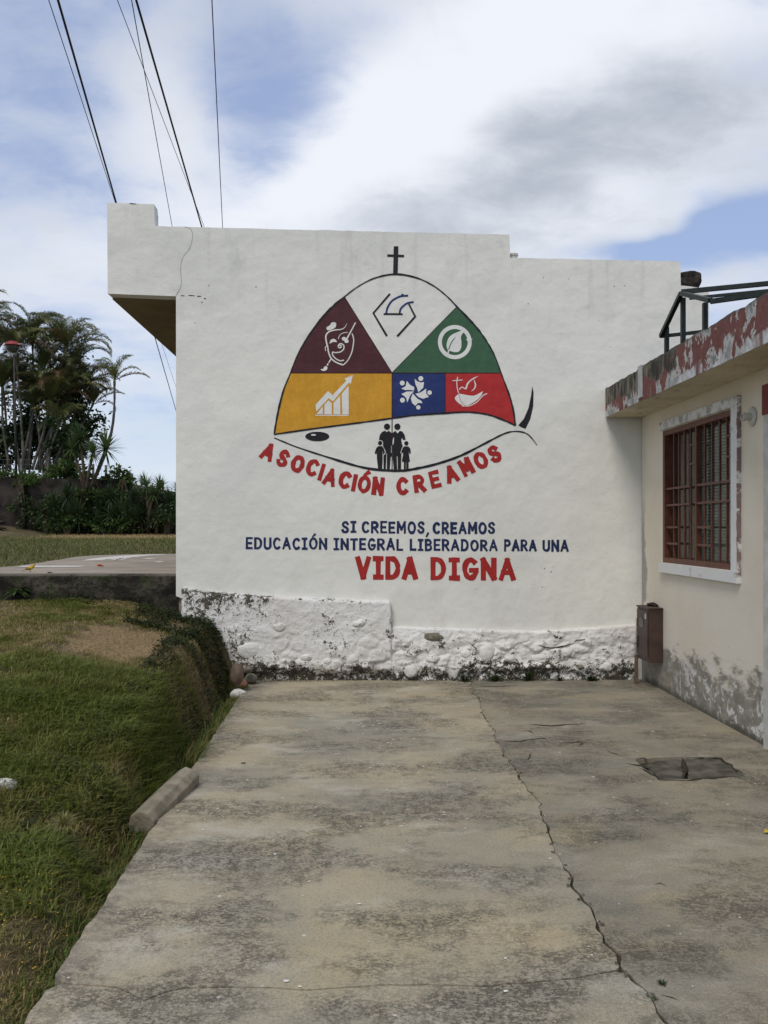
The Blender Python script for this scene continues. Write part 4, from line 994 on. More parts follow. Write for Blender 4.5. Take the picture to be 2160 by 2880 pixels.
WN = obj('window', (lambda o: o)(yz([(wy0, wz0), (wy1, wz0), (wy1, wz1), (wy0, wz1)], HX + .002, HX + .10, [[(wy0 + .05, wz0 + .05), (wy0 + .05, wz1 - .05), (wy1 - .05, wz1 - .05), (wy1 - .05, wz0 + .05)]])), BROWN_FR, HS); recalc(WN)
ms = [box(HX + .020, HX + .038, a - .009, a + .009, wz0 + .045, wz1 - .045) for a in (8.452, 8.318, 8.169, 8.013, 7.678, 7.513, 7.351, 7.200)]
for m in ms: obj('bar', m, BROWN_FR, WN)
obj('mullion', box(HX + .010, HX + .060, 7.835, 7.865, wz0 + .045, wz1 - .045), BROWN_FR, WN)
for z, spans in ((2.35, [(8.013, 7.855), (7.2, 7.045)]), (2.18, [(8.013, 7.855), (7.2, 7.045)]), (1.98, [(8.645, 8.0), (7.855, 7.045)]), (1.82, [(8.645, 8.0), (7.855, 7.045)]), (1.607, [(8.645, 8.318), (7.855, 7.513)]), (1.45, [(8.645, 8.318), (7.855, 7.513)])):
    for a, b_ in spans: obj('bar', box(HX + .014, HX + .034, b_, a, z - .010, z + .010), BROWN_FR, WN)
obj('pane', box(HX + .088, HX + .094, wy0 + .045, 7.85, wz0 + .045, wz1 - .045), GLASS, WN)
obj('pane', box(HX + .076, HX + .082, 7.85, wy1 - .045, wz0 + .045, wz1 - .045), GLASS, WN)
# louvred blind behind the near half, brown curtain behind the far half
V, Fc = [], []; k = 0
for col_ in range(1):
    ya, yb_ = 7.1, 8.02
    zz = wz0 + .05
    while zz < wz1 - .06:
        v, f = bar((HX + .115, ya, zz), (HX + .115, yb_, zz), .006, .024)
        for p in v: p.x += (p.z - zz) * .5
        V += v; Fc += [tuple(i + k for i in q) for q in f]; k += 8; zz += .028
tag(obj('blind', (V, Fc), CURTAIN, WN), 'grey green slatted blind')
V = []; nn = 60
for i in range(nn):
    y = 8.04 + (9.1 - 8.04) * i / (nn - 1); x = HX + .14 + .018 * math.sin(i * .9) + .01 * math.sin(i * .31)
    V += [(x, y, wz0 + .03), (x, y, wz1 - .03)]
obj('curtain', (V, [(2 * i, 2 * i + 2, 2 * i + 3, 2 * i + 1) for i in range(nn - 1)]), CURT2, WN, smooth=True)
# room behind
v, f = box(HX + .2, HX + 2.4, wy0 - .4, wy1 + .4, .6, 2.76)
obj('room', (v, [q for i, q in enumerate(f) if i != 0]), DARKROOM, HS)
# whitewashed surround
sy0, sy1, sz0, sz1 = 6.865, 8.71, 1.168, 2.635
for a in (box(HX - .035, HX + .0, sy0, sy1, wz1 + .004, sz1), box(HX - .04, HX + .0, sy0, sy1, sz0, wz0 - .004), box(HX - .033, HX + .0, sy0, wy0 - .002, wz0 - .003, wz1 + .003)):
    obj('surround', a, SURR, WN)
obj('door', box(HX + .10, HX + .14, dy0, dy1, .02, 2.3), BROWN_FR, HS)
DF = [box(HX - .03, HX, dy1, dy1 + .085, .0, 2.42), box(HX - .03, HX, dy0 - .085, dy0, .0, 2.42)]
for a in DF: tag(obj('door_surround', a, plain('greyed_white_trim', (.44, .43, .38), (.56, .55, .50), 8, .9, .004), HS), 'greyed white door surround')
tag(obj('door_surround', box(HX - .034, HX, dy0 - .1, dy1 + .10, 2.421, 2.64), REDTRIM, HS), 'red painted door head')

lh = atX(2118, 1172, HX)
LS = thing('lamp_holder', 'round white ceramic lamp holder without bulb on the cream wall beside the window', 'lamp holder', tuple(lh))
ax = Vector((-1, 0, 0))
obj('base_plate', lathe(lh, [(.070, 0), (.074, .008), (.070, .016), (.045, .022)], 28, ax), CERAMIC, LS)
obj('socket', lathe(lh + Vector((-.0221, 0, 0)), [(.030, 0), (.028, .035), (.033, .037), (.033, .060), (.022, .061), (.020, .03)], 24, ax), CERAMIC, LS)

# meter box
MB_ = thing('meter_box', 'brown metal meter box on a short post in the corner between both walls', 'meter box', (2.84, 8.86, 0))
bx0, bx1, by0, by1, bz0, bz1 = 2.775, 2.915, 8.68, 9.04, .275, .80
obj('cabinet', box(bx0, bx1, by0, by1, bz0, bz1), BROWN_BOX, MB_)
obj('cabinet_lid', box(bx0 - .012, bx1, by0 - .008, by1 + .008, bz1 + .001, bz1 + .013), BROWN_BOX, MB_)
MD = obj('door', box(bx0 - .010, bx0 - .002, by0 + .012, by1 - .012, bz0 + .05, bz1 - .02), BROWN_BOX, MB_)
mw = ell((8.88, .655), .085, .055, 16)
obj('meter_window', ([Vector((bx0 - .0115, a, b)) for a, b in mw] + [Vector((bx0 - .0135, a, b)) for a, b in ell((8.88, .655), .075, .047, 16)], [tuple(range(16)), tuple(range(16, 32))]), plain('dark_glass', (.006, .006, .006), (.012, .012, .012), 6, .12, 0), MD)
obj('hinge', box(bx0 - .016, bx0 - .0101, by1 - .03, by1 - .012, .60, .68), RUST, MD)
obj('latch', box(bx0 - .02, bx0 - .0101, by1 - .055, by1 - .04, .39, .50), DARKCONC, MD)
obj('sticker', box(bx0 - .0125, bx0 - .0102, 8.735, 8.765, .70, .75), plain('pale_sticker', (.5, .52, .5), (.6, .6, .58), 9, .6, 0), MD)
obj('post', box(2.755, 2.785, 9.05, 9.08, 0, .30), RUST, MB_)
MR = obj('mortar_lump', rock((2.89, 8.93, .826), (.05, .10, .02), 3, .4, 3), DARKCONC, MB_)

# green awning frame on the roof
AF = thing('awning_frame', 'dark green steel pitched frame standing on the flat roof edge', 'metal frame', tuple(atX(1927, 959, EX + .12)))
XF = EX + .09
A_, B_, C_ = atX(1859, 946, XF), atX(1916, 825, XF), atX(1998, 845, XF)
def alongz(p, q, L):
    e = atZ(q[0], q[1], p.z); return p + (e - p).normalized() * L
Bend, Cend, Aend = alongz(B_, (2160, 800), 1.6), alongz(C_, (2139, 826), 1.3), alongz(A_, (1958, 935), 1.4)
W_ = .035
obj('rafter', bar(A_, B_ + Vector((0, 0, .0)), W_), GREEN_DK, AF)
obj('rafter', bar(B_, C_, W_), GREEN_DK, AF)
dn = Vector((0, 0, -.04))
obj('rail', bar(B_ + Vector((0, 0, .012)), Bend, W_), GREEN_DK, AF)
obj('rail', bar(C_ + Vector((0, 0, -.008)), Cend, W_), GREEN_DK, AF)
obj('rail', bar(A_, Aend, .028), GREEN_DK, AF)
obj('rail', bar(B_ + Vector((.05, -.05, -.055)), Bend + Vector((.05, -.05, -.055)), .022), GREEN_DK, AF)
for px, py0, py1 in ((1875, 920, 995), (1921, 838, 968), (1983, 852, 930)):
    a, b_ = atX(px, py0, XF + .03), atX(px + 5, py1, XF + .03); b_.x = a.x; b_.y = a.y; b_.z = 2.985
    obj('post', bar(a, b_, W_), GREEN_DK, AF)
e = Bend.copy(); e.z = 2.985; obj('post', bar(Bend, e, W_), GREEN_DK, AF)
e = Cend.copy(); e.z = 2.985; obj('post', bar(Cend, e, W_), GREEN_DK, AF)

# bent roofing scrap
cs = atX(2022, 880, EX + .26)
V = []; nn, mm = 14, 8
for i in range(nn):
    for j in range(mm):
        u, w_ = i / (nn - 1), j / (mm - 1)
        V.append((cs.x - .07 + .30 * u, cs.y + .25 - .45 * w_ + .05 * u, 2.99 + .10 * (1 - abs(u - .35)) + .02 * math.sin(j * 2.6) + .07 * noise.noise(Vector((u * 3, w_ * 3, 2)))))
SH = obj('roofing_sheet', (V, [(i * mm + j, (i + 1) * mm + j, (i + 1) * mm + j + 1, i * mm + j + 1) for i in range(nn - 1) for j in range(mm - 1)]), plain('rusty_dark_sheet', (.035, .035, .038), (.11, .105, .10), 9, .6, .004), origin=tuple(cs), smooth=False)
tag(SH, 'crumpled dark corrugated sheet lying on the roof under the green frame', 'metal sheet')
sol = SH.modifiers.new('solid', 'SOLIDIFY'); sol.thickness = .004

# ================================================================ terrace
tz = 1.12
tf = atY(0, 1612, DW_ + .06).z; tz = tf
edge = [atZ(-400, 1606, tz), atZ(0, 1595, tz), atZ(152, 1576, tz), atZ(236, 1564, tz), atZ(358, 1559, tz), atZ(493, 1557.5, tz)]
ep = smooth_pts([(p.x, p.y) for p in edge], 6)
FY = DW_ + .05
tp = [(-12, FY), (xl + .1, FY), (xl + .1, 15.9)] + [p for p in ep[::-1]] + [(-12, 10.2)]
TR = obj('terrace', prism(tp, .4, tz), TERRTOP); recalc(TR); tag(TR, kind='structure')
# front wall skin with real relief
V, Fc, nzt = [], [], 22
xt = np.arange(-7.5, xl + .03, .03)
for x in xt:
    for k in range(nzt):
        z = .55 + (tz - .004 - .55) * k / (nzt - 1)
        d = .028 + .03 * fbm(x * 2.2, z * 3, 3) + .012 * fbm(x * 9, z * 9, 4)
        if k == nzt - 1: d = .012 + .01 * noise.noise(Vector((x * 6, 0, 0)))
        V.append((x, FY - max(.004, d), z))
for i in range(len(xt) - 1):
    for k in range(nzt - 1):
        a = i * nzt + k; Fc.append((a, a + nzt, a + nzt + 1, a + 1))
obj('terrace_wall', (V, Fc), TERRWALL, TR, smooth=True)
def z6(x, y): return atZ(x / 2.9625, 1340 + y / 2.9625, tz + .004)
for L in ([(140, 750), (200, 744), (420, 742), (640, 742), (735, 745), (660, 753), (480, 756), (300, 755), (190, 754)], [(675, 702), (740, 688), (850, 675), (960, 664), (1100, 655), (1330, 647), (1410, 647), (1240, 660), (1120, 672), (1040, 684), (960, 696), (900, 688), (850, 698), (760, 700)], [(1275, 712), (1320, 706), (1375, 709), (1330, 716)], [(960, 694), (1000, 682), (1060, 684), (1010, 698)], [(1180,684),(1240,680),(1320,686),(1250,689)]):
    P = [z6(*q) for q in L]
    v, f = tri_sheet([(p.x, p.y) for p in P], 0); v = [Vector((p.x, p.z, tz + .004)) for p in v]
    obj('painted_line', (v, f), LINEW, TR)
rl = z6(828, 750)
tag(obj('fallen_petal', join(rock((rl.x, rl.y, tz + .018), (.030, .022, .014), 4, .4, 2), rock((rl.x + .035, rl.y, tz + .012), (.018, .02, .01), 6, .4, 1)), plain('red_petal', (.35, .04, .015), (.45, .07, .02), 30, .7, 0), origin=tuple(rl)), 'small red petal lying on the terrace concrete', 'petal')

# yellow bird
bp = atZ(86, 1609.5, tz); bp.y = max(bp.y, FY + .12); bp.z = tz
BD = thing('bird', 'small yellow bird standing at the edge of the terrace', 'bird', tuple(bp))
YELB = plain('yellow_plumage', (.40, .25, .02), (.55, .36, .03), 60, .8, .001); OLB = plain('olive_plumage', (.17, .13, .025), (.24, .19, .04), 60, .8, .001)
def bl(dx, dz, dy=0): return bp + Vector((dx, dy, dz))
obj('body', tube([bl(-.062, .030), bl(-.050, .033), bl(-.030, .038), bl(-.008, .044), bl(.014, .053), bl(.026, .064), bl(.031, .073), bl(.038, .080), bl(.046, .082)], [.004, .011, .018, .0215, .020, .0155, .0135, .0125, .005], 14), YELB, BD, smooth=True)
for s in (-1, 1):
    obj('wing', rock(bl(-.020, .043, s * .0165), (.034, .006, .014), 2 + s, .1, 2), OLB, BD, smooth=True)
    obj('leg', tube([bl(-.002, .026, s * .008), bl(-.006, .012, s * .008), bl(-.002, .001, s * .008), bl(.010, .001, s * .008)], .0016, 5), RUST, BD)
    obj('eye', rock(bl(.041, .0825, s * .0095), (.0022, .0022, .0022), 1, 0, 1), WIRE, BD)
obj('tail', bar(bl(-.055, .032), bl(-.098, .012), .014, .004), OLB, BD)
obj('beak', tube([bl(.047, .082), bl(.058, .080)], [.0045, .0006], 6), RUST, BD)

# ================================================================ stones, post
for (px, py, z, r, mt, lb, kd) in ((667, 1897, .17, (.07, .07, .115), STONE_BR, 'tall brown rounded stone leaning on the bank at the wall corner', 2), (698, 1884, .16, (.055, .05, .04), STONE_GR, 'dark stone behind the brown one at the wall corner', 4),
        (706, 1908, .055, (.065, .06, .05), STONE_GR, 'grey stone spotted white beside the driveway corner', 6), (682, 1924, .03, (.055, .05, .055), STONE_RD, 'reddish stone between the brown stone and the driveway', 8),
        (670, 1952, -.02, (.075, .06, .05), STONE_WH, 'white splashed angular stone at the driveway edge', 9)):
    c = atZ(px, py, z); c.y = min(c.y, DW_ - .16)
    sh = rock(c, r, kd, .22, 3)
    tag(obj('stone', sh, mt, origin=(c.x, c.y, c.z - r[2]), smooth=True), lb, 'stone', 'stones heaped at the driveway corner')
c = atZ(10, 2178, terr(-2.1, 5.3)); tag(obj('stone', rock((c.x, c.y, terr(c.x, c.y) + .02), (.06, .05, .035), 12, .35, 3), STONE_WH, origin=tuple(c), smooth=True), 'pale stone half sunk in the lawn at the left edge', 'stone')
pa, pb_ = atZ(528, 2168, .085), atZ(397, 2290, .045)
pa.z, pb_.z = .035, -.015
v, f = tube([pa, pa.lerp(pb_, .33), pa.lerp(pb_, .66), pb_], [.076, .080, .081, .077], 9)
v = [p + Vector((1, 1, 1)) * .010 * noise.noise(p * 14) for p in v]
PO = obj('concrete_post', (v, f), LOGC, origin=tuple((pa + pb_) / 2)); tag(PO, 'short octagonal concrete post lying in the ditch along the driveway edge', 'post')
bv = PO.modifiers.new('bevel', 'BEVEL'); bv.width = .006; bv.segments = 2
lf = atZ(2158, 2342, .006)
tag(obj('fallen_leaf', ([lf + Vector(q) for q in ((-.02, 0, .0), (0, .03, .012), (.03, .01, .004), (.035, -.02, .0), (.005, -.03, .014))], [(0, 4, 1), (1, 4, 2), (2, 4, 3)]), plain('yellow_leaf', (.45, .32, .04), (.55, .42, .06), 40, .7, 0), origin=tuple(lf)), 'yellow fallen leaf on the driveway at the right edge', 'leaf')
tw_ = atZ(685, 2146, .006)
tag(obj('twig', tube([tw_ + Vector((-.015, 0, 0)), tw_ + Vector((.015, -.004, .002))], .004, 6), WIRE, origin=tuple(tw_)), 'tiny dark twig on the driveway near the concrete post', 'twig')

# ================================================================ grass
def build_blades(name, P, Hh, Wd, lean, azim, col, mat, curl=.5):
    n = len(P)
    dx, dy = np.cos(azim), np.sin(azim)
    sx, sy = -dy, dx
    V = np.zeros((n, 5, 3)); hw = Wd / 2
    base = P
    mid = P + np.stack([dx * lean * Hh * .35, dy * lean * Hh * .35, Hh * .62], 1)
    tip = P + np.stack([dx * lean * Hh, dy * lean * Hh, Hh * (1 - curl * lean * .45)], 1)
    S = np.stack([sx * hw, sy * hw, np.zeros(n)], 1)
    V[:, 0] = base - S; V[:, 1] = base + S; V[:, 2] = mid - S * .8; V[:, 3] = mid + S * .8; V[:, 4] = tip
    idx = np.arange(n)[:, None] * 5
    tris = np.concatenate([idx + [0, 1, 3], idx + [0, 3, 2], idx + [2, 3, 4]], 1).reshape(-1, 3)
    me = bpy.data.meshes.new(name)
    me.vertices.add(n * 5); me.vertices.foreach_set('co', V.reshape(-1).astype(np.float32))
    me.loops.add(len(tris) * 3); me.loops.foreach_set('vertex_index', tris.reshape(-1).astype(np.int32))
    me.polygons.add(len(tris)); me.polygons.foreach_set('loop_start', (np.arange(len(tris)) * 3).astype(np.int32))
    me.update(calc_edges=True)
    a = me.attributes.new('tint', 'FLOAT_COLOR', 'POINT')
    c4 = np.ones((n, 5, 4)); c4[:, :, :3] = col[:, None, :]
    a.data.foreach_set('color', c4.reshape(-1).astype(np.float32))
    me.materials.append(mat)
    o = bpy.data.objects.new(name, me); link(o)
    return o
def sample_grass(n, x0, x1, y0, y1, power=1.0):
    """rejection on a coarse lookup of the noise fields"""
    gx = np.linspace(x0, x1, 150); gy = np.linspace(y0, y1, 220)
    T = np.array([[terr(x, y) for x in gx] for y in gy]); B = np.array([[bare(x, y) for x in gx] for y in gy]); L = np.array([[fbm(x * 1.6, y * 1.6, 12) + .6 * fbm(x * 6.5, y * 6.5, 13) for x in gx] for y in gy]); E = np.array([edgeX(y) for y in gy])
    x = rng.uniform(x0, x1, n); y = y0 + (y1 - y0) * rng.uniform(0, 1, n) ** power
    fx = (x - x0) / (x1 - x0) * 149; fy = (y - y0) / (y1 - y0) * 219
    ix = np.clip(fx.astype(int), 0, 148); iy = np.clip(fy.astype(int), 0, 218); u = fx - ix; v = fy - iy
    bil = lambda A: A[iy, ix] * (1 - u) * (1 - v) + A[iy, ix + 1] * u * (1 - v) + A[iy + 1, ix] * (1 - u) * v + A[iy + 1, ix + 1] * u * v
    return x, y, bil(T), bil(B), bil(L), E[iy] - x
x, y, z, B, L, t = sample_grass(380000, -5.2, -.95, 1.2, 9.33, .85)
keep = (t > .05) & (rng.uniform(0, 1, len(x)) > np.clip(B * 1.6 + .55 * np.clip(-L - .05, 0, .8), 0, .97)) & (rng.uniform(0, 1, len(x)) < np.clip((t - .03) / np.where(y > 6.5, .26, np.where(y > 4.2, .22, .10)), .0, 1))
x, y, z, B, L, t = [a[keep] for a in (x, y, z, B, L, t)]
lush = np.clip(1.3 * np.exp(-((t - .75) / .75) ** 2) * np.clip((y - 3.6) / 1.2, 0, 1) * np.clip((8.0 - y) / 1.2, 0, 1) + .55 * L + .05, 0, 1) * np.clip(1 - B, .1, 1)
u = rng.uniform(0, 1, len(x))
Hh = (.014 + .024 * u + lush * (.02 + .075 * u)) * np.where(y < 4, 1.0, 1.0)
dry = np.clip(.60 + .7 * (-L) + .6 * B - .75 * lush + rng.normal(0, .25, len(x)), 0, 1)
g1 = np.array([.095, .135, .022]); g2 = np.array([.19, .215, .042]); d1 = np.array([.36, .28, .13]); ol = np.array([.26, .22, .078])
r1 = rng.uniform(0, 1, len(x))[:, None]
col = (g1 * (1 - r1) + g2 * r1) ; dd = dry[:, None]
r1 = r1 * 1.15
col = np.where(dd > .80, d1 * (.6 + .7 * r1), col * (1 - np.clip(dd * 1.1, 0, 1)) + ol * np.clip(dd * 1.1, 0, 1))
az = rng.uniform(0, 6.283, len(x)); az = np.where(rng.uniform(0, 1, len(x)) < lush * .5, rng.normal(0.25, 1.0, len(x)), az)
tag(build_blades('grass', np.stack([x, y, z - .004], 1), Hh, .0032 + .0034 * rng.uniform(0, 1, len(x)) + lush * .002, rng.uniform(.4, 1.7, len(x)), az, col, BLADE), 'green and straw coloured grass covering the bank left of the driveway', 'grass', kind='stuff')
# ragged fringe leaning over the slab edge
n = 26000; y = rng.uniform(1.6, 9.1, n); ex_ = E0.x + (E1.x - E0.x) * (y - E0.y) / (E1.y - E0.y)
cl = np.array([fbm(1.0, yy * 2.4, 50) + .5 * fbm(2.0, yy * 9, 51) for yy in np.linspace(1.6, 9.1, 900)])
cv = np.interp(y, np.linspace(1.6, 9.1, 900), cl); k = rng.uniform(-.35, .75, n) < cv
y, ex_ = y[k], ex_[k]; n = len(y); x = ex_ - .012 - np.abs(rng.normal(0, .06, n))
zf_ = np.array([terr(a, b) for a, b in zip(x, y)]); r1 = rng.uniform(0, 1, n)[:, None]
colf = np.where(rng.uniform(0, 1, n)[:, None] < .3, np.array([.34, .26, .12]) * (.5 + .6 * r1), np.array([.085, .135, .026]) * (.6 + .9 * r1))
tag(build_blades('edge_grass', np.stack([x, y, zf_], 1), (.10 + .10 * rng.uniform(0, 1, n)) * np.clip((y - 1.2) / 5.0, .22, 1), .004 + .003 * rng.uniform(0, 1, n), rng.uniform(.2, 1.1, n), rng.normal(0, .9, n), colf, BLADE), 'ragged grass fringe leaning over the driveway edge', 'grass', kind='stuff')
# scattered dead straw on the bare ground
n = 5000; x, y, z, B, L, t = sample_grass(n, -4.6, -1.2, 3.2, 9.2)
k = t > .3
tag(build_blades('straw', np.stack([x, y, z + .002], 1)[k], np.full(k.sum(), .02) * rng.uniform(.3, 1, k.sum()), np.full(k.sum(), .003), rng.uniform(2, 5, k.sum()), rng.uniform(0, 6.28, k.sum()), np.tile([.26, .19, .10], (k.sum(), 1)) * rng.uniform(.6, 1.2, (k.sum(), 1)), BLADE, .1), 'dead straw scattered over the bank', 'straw', kind='stuff')
# far field grass
n = 90000; x = rng.uniform(-17, -2.5, n); y = 10 + 19.4 * rng.uniform(0, 1, n) ** .8
pe = np.array(ep); order = np.argsort(pe[:, 0]); yedge = np.interp(x, pe[order, 0], pe[order, 1])
k = y > yedge + .05 + .1 * rng.uniform(0, 1, n); x, y = x[k], y[k]; n = len(x)
z = np.interp(y, [9.4, 16, 22, 29.6], [.95, 1.03, 1.20, 1.36]) + np.clip((-x - 11) / 4.5, 0, 1) * np.clip((y - 24) / 5, 0, 1) * .45 - .03
st = np.clip((y - 24.5) / 2.5, 0, 1) * np.clip((x + 10.8) / 2.2, 0, 1)
r1 = rng.uniform(0, 1, n)[:, None]; s = (st + rng.normal(.18, .22, n))[:, None]
col = np.where(s > .55, np.array([.42, .32, .16]) * (.7 + .5 * r1), np.array([.13, .145, .045]) * (.6 + .9 * r1))
tag(build_blades('field_grass', np.stack([x, y, z], 1), .06 + .08 * rng.uniform(0, 1, n), .010 + .008 * rng.uniform(0, 1, n), rng.uniform(.2, 1, n), rng.uniform(0, 6.28, n), col, BLADE), 'field grass beyond the terrace, straw coloured at its far right', 'grass', kind='stuff')

# dark creeping leaves in the shady corner, on the bank face and below the terrace wall
def leaf_cloud(name, pts, size, mat, up=.5, parent=None):
    V, Fc = [], []
    for p in pts:
        a = random.uniform(0, 6.283); e = random.uniform(-.3, up * 2); s = size * random.uniform(.5, 1.3)
        d = Vector((math.cos(a), math.sin(a), e)).normalized(); w = d.cross(Vector((0, 0, 1))).normalized() * s * .30; nrm = w.normalized().cross(d) * s * .12
        p = Vector(p); b0_ = len(V)
        V += [p, p + d * s * .5 + w + nrm, p + d * s, p + d * s * .5 - w + nrm]
        Fc += [(b0_, b0_ + 1, b0_ + 2), (b0_, b0_ + 2, b0_ + 3)]
    return V, Fc
pts = []
while len(pts) < 17000:
    r_ = random.random()
    if r_ < .28:
        y_ = random.uniform(8.5, 9.36); x_ = edgeX(y_) - .12 - random.random() ** 1.3 * 1.0
        if fbm(x_ * 3, y_ * 3, 30) < -.15: continue
    elif r_ < .44:
        y_ = 9.4 - abs(random.gauss(0, .18)) ; x_ = random.uniform(-4.6, -1.7)
        if fbm(x_ * 2, y_ * 2, 31) < -.05: continue
    elif r_ < .93:
        y_ = random.uniform(4.8, 9.0); x_ = edgeX(y_) - random.uniform(.10, .62)
        if fbm(x_ * 3, y_ * 3, 32) < -.14: continue
    else:
        y_ = random.uniform(4.0, 4.9); x_ = edgeX(y_) - random.uniform(.2, .75)
        if fbm(x_ * 4, y_ * 4, 33) < .0: continue
    if y_ > 9.36: continue
    pts.append((x_, y_, terr(x_, y_) + random.random() ** 2 * .07))
tag(obj('creeping_plants', leaf_cloud('c', pts, .030, COVER), COVER), 'dark creeping plants on the bank face and below the terrace wall', 'ground cover', kind='stuff')
pts = []
for _ in range(1500):
    x_ = random.uniform(-6, -2.05); z_ = random.uniform(.8, 1.1)
    if fbm(x_ * 2.5, z_ * 5, 40) < .16: continue
    pts.append((x_, FY - .05, z_))
tag(obj('moss', leaf_cloud('c', pts, .022, COVER), COVER), 'small moss and fern tufts growing on the terrace wall', 'moss', kind='stuff')
pts = []
for _ in range(900):
    x_ = random.choice([random.uniform(-1.2, 2.7), random.gauss(.95, .35), random.gauss(1.8, .3), random.gauss(-.9, .25)])
    if not -1.2 < x_ < 2.7: continue
    pts.append((x_, DW_ - .06 - random.random() * .05, random.random() ** 2 * .04))
tag(obj('moss', leaf_cloud('c', pts, .016, COVER), COVER), 'thin moss strip along the foot of the rubble plinth', 'moss', kind='stuff')
# tiny yellow flowers
V, Fc = [], []
for _ in range(130):
    y_ = random.gauss(3.75, .35); x_ = edgeX(y_) - abs(random.gauss(.45, .3)) - .1; c = Vector((x_, y_, terr(x_, y_) + random.uniform(.03, .055))); b0_ = len(V)
    for i in range(6): V.append(c + Vector((math.cos(i * 1.047) * .004, math.sin(i * 1.047) * .004, .001 * (i % 2))))
    Fc.append(tuple(range(b0_, b0_ + 6)))
tag(obj('wildflowers', (V, Fc), plain('yellow_petal', (.60, .30, .02), (.7, .42, .03), 9, .7, 0)), 'tiny yellow wildflowers in the grass near the driveway edge', 'flowers', kind='stuff')

def weed(px, py, n, ln, label, z=0.0, y=None, name='weed', w=.09, mat=WEED, cat='weed', group=None, up=(.25, 1.1)):
    p = atZ(px, py, z)
    if y: p = Vector((atY(px, py, y).x, y, z))
    V, Fc = [], []
    for i in range(n):
        a = random.uniform(0, 6.283); e = random.uniform(*up); L_ = ln * random.uniform(.5, 1.1)
        d = Vector((math.cos(a) * math.cos(e), math.sin(a) * math.cos(e), math.sin(e))); s = d.cross(Vector((0, 0, 1))).normalized() * L_ * w
        q = [p, p + d * L_ * .5 + Vector((0, 0, .0)), p + d * L_ + Vector((0, 0, -L_ * .25))]
        b0_ = len(V); V += [q[0] - s * .3, q[0] + s * .3, q[1] - s, q[1] + s, q[2]]
        Fc += [(b0_, b0_ + 1, b0_ + 3, b0_ + 2), (b0_ + 2, b0_ + 3, b0_ + 4)]
    o = obj(name, (V, Fc), mat, origin=tuple(p)); tag(o, label, cat, group); return o
GW = 'weeds along the foot of the painted wall'
weed(1308, 1908, 60, .11, 'dark bushy weed where the long driveway crack meets the wall', y=9.24, group=GW)
weed(1392, 1906, 46, .12, 'weed right of the crack below the rubble plinth', y=9.25, group=GW)
weed(1484, 1906, 34, .15, 'tall thin weed growing before the white painted stone', y=9.25, group=GW, up=(.6, 1.45))
weed(1575, 1904, 30, .08, 'small low weed left of the widest weed patch', y=9.26, group=GW)
weed(1665, 1902, 70, .10, 'wide low weed patch nearest the brown meter box', y=9.26, group=GW)
o = weed(178, 2330, 300, .12, 'dry straw coloured grass tuft on the bank left of the concrete post', z=terr(-1.75, 4.9) + .0, w=.010, mat=plain('dry_tuft', (.10, .12, .03), (.30, .25, .10), 30, .7, 0), name='grass_tuft', cat='grass tuft', up=(.3, 1.35))
o = weed(1862, 2770, 26, .03, 'tiny green weed in the near end of the driveway crack', name='weed')
weed(1840, 2812, 16, .02, 'tiniest weed beside the driveway crack at the bottom')
weed(140, 1612, 60, .05, 'flat green weed lying over the terrace edge right of the bird', z=tz, y=FY + .05, up=(.0, .5))
weed(50, 1660, 60, .16, 'broad green fern hanging on the terrace wall below the bird', z=.95, y=FY - .05, w=.14, up=(-.4, .6), name='fern', cat='fern')

# ================================================================ far background
RZ = 1.6 + (1485 - 1347) / F * 30
RW = thing('retaining_wall', 'long blackened retaining wall behind the field below the palms', 'wall', (-12, 30, 1.4))
XS = atY(322, 1345, 30).x; RZ2 = 1.6 + (1485 - 1388) / F * 30
obj('wall_face', box(XS + .001, -3.5, 30, 30.3, 1.0, RZ2), RETAIN, RW)
v, f = box(-30, XS, 30, 30.3, 1.0, RZ)
obj('wall_face', (v, f), RETAIN, RW)
for xx in np.arange(-29, -4, 1.45):
    obj('pilaster', box(xx, xx + .22, 29.86, 29.999, 1.0, (RZ if xx < XS - .3 else RZ2) - .03), RETAIN, RW)
tag(obj('raised_ground', join(box(-60, XS, 30.301, 46, .2, RZ - .06), box(XS + .001, -3.5, 30.301, 46, .2, RZ2 - .06)), SOIL), kind='structure')
# rough steps at far left
ST_ = thing('stone_steps', 'dark rough stone steps at the foot of the retaining wall, far left', 'steps', (-12.2, 29, 1.5))
for i in range(4):
    obj('step', rock((-12.6 - i * .1, 28.2 + i * .45, 1.62 + i * .19), (1.3 - i * .18, .35, .11), i, .25, 3), RETAIN, ST_)

# fence on the wall
FN = thing('wire_fence', 'wire mesh fence on grey posts above the retaining wall', 'fence', (-9, 31, RZ))
fx = []
for px, pyt in ((-60, 1290), (60, 1290), (170, 1288), (216, 1300), (262, 1305), (298, 1308), (335, 1312), (368, 1331), (398, 1338), (458, 1352), (520, 1360)):
    p = atY(px, pyt, 31); fx.append(p); w = .07 if px not in (368,) else .13
    obj('post', box(p.x - w / 2, p.x + w / 2, 31 - w / 2, 31 + w / 2, RZ2 - .2, p.z), POSTC, FN)
V, Fc, k = [], [], 0
for i in range(len(fx) - 1):
    a, b_ = fx[i], fx[i + 1]
    nW = 7
    for j in range(nW + 1):
        ha = RZ2 + (a.z - .03 - RZ2) * j / nW; hb = RZ2 + (b_.z - .03 - RZ2) * j / nW
        v, f = bar((a.x, 31, ha), (b_.x, 31, hb), .006); V += v; Fc += [tuple(q + k for q in r_) for r_ in f]; k += 8
    L_ = (b_.x - a.x); s_ = .14; m_ = int(L_ / s_)
    for j in range(m_ + 1):
        xa = a.x + j * s_; t_ = j * s_ / L_; ht = a.z + (b_.z - a.z) * t_ - .03
        v, f = bar((xa, 31.007, RZ2), (xa, 31.007, ht), .005); V += v; Fc += [tuple(q + k for q in r_) for r_ in f]; k += 8
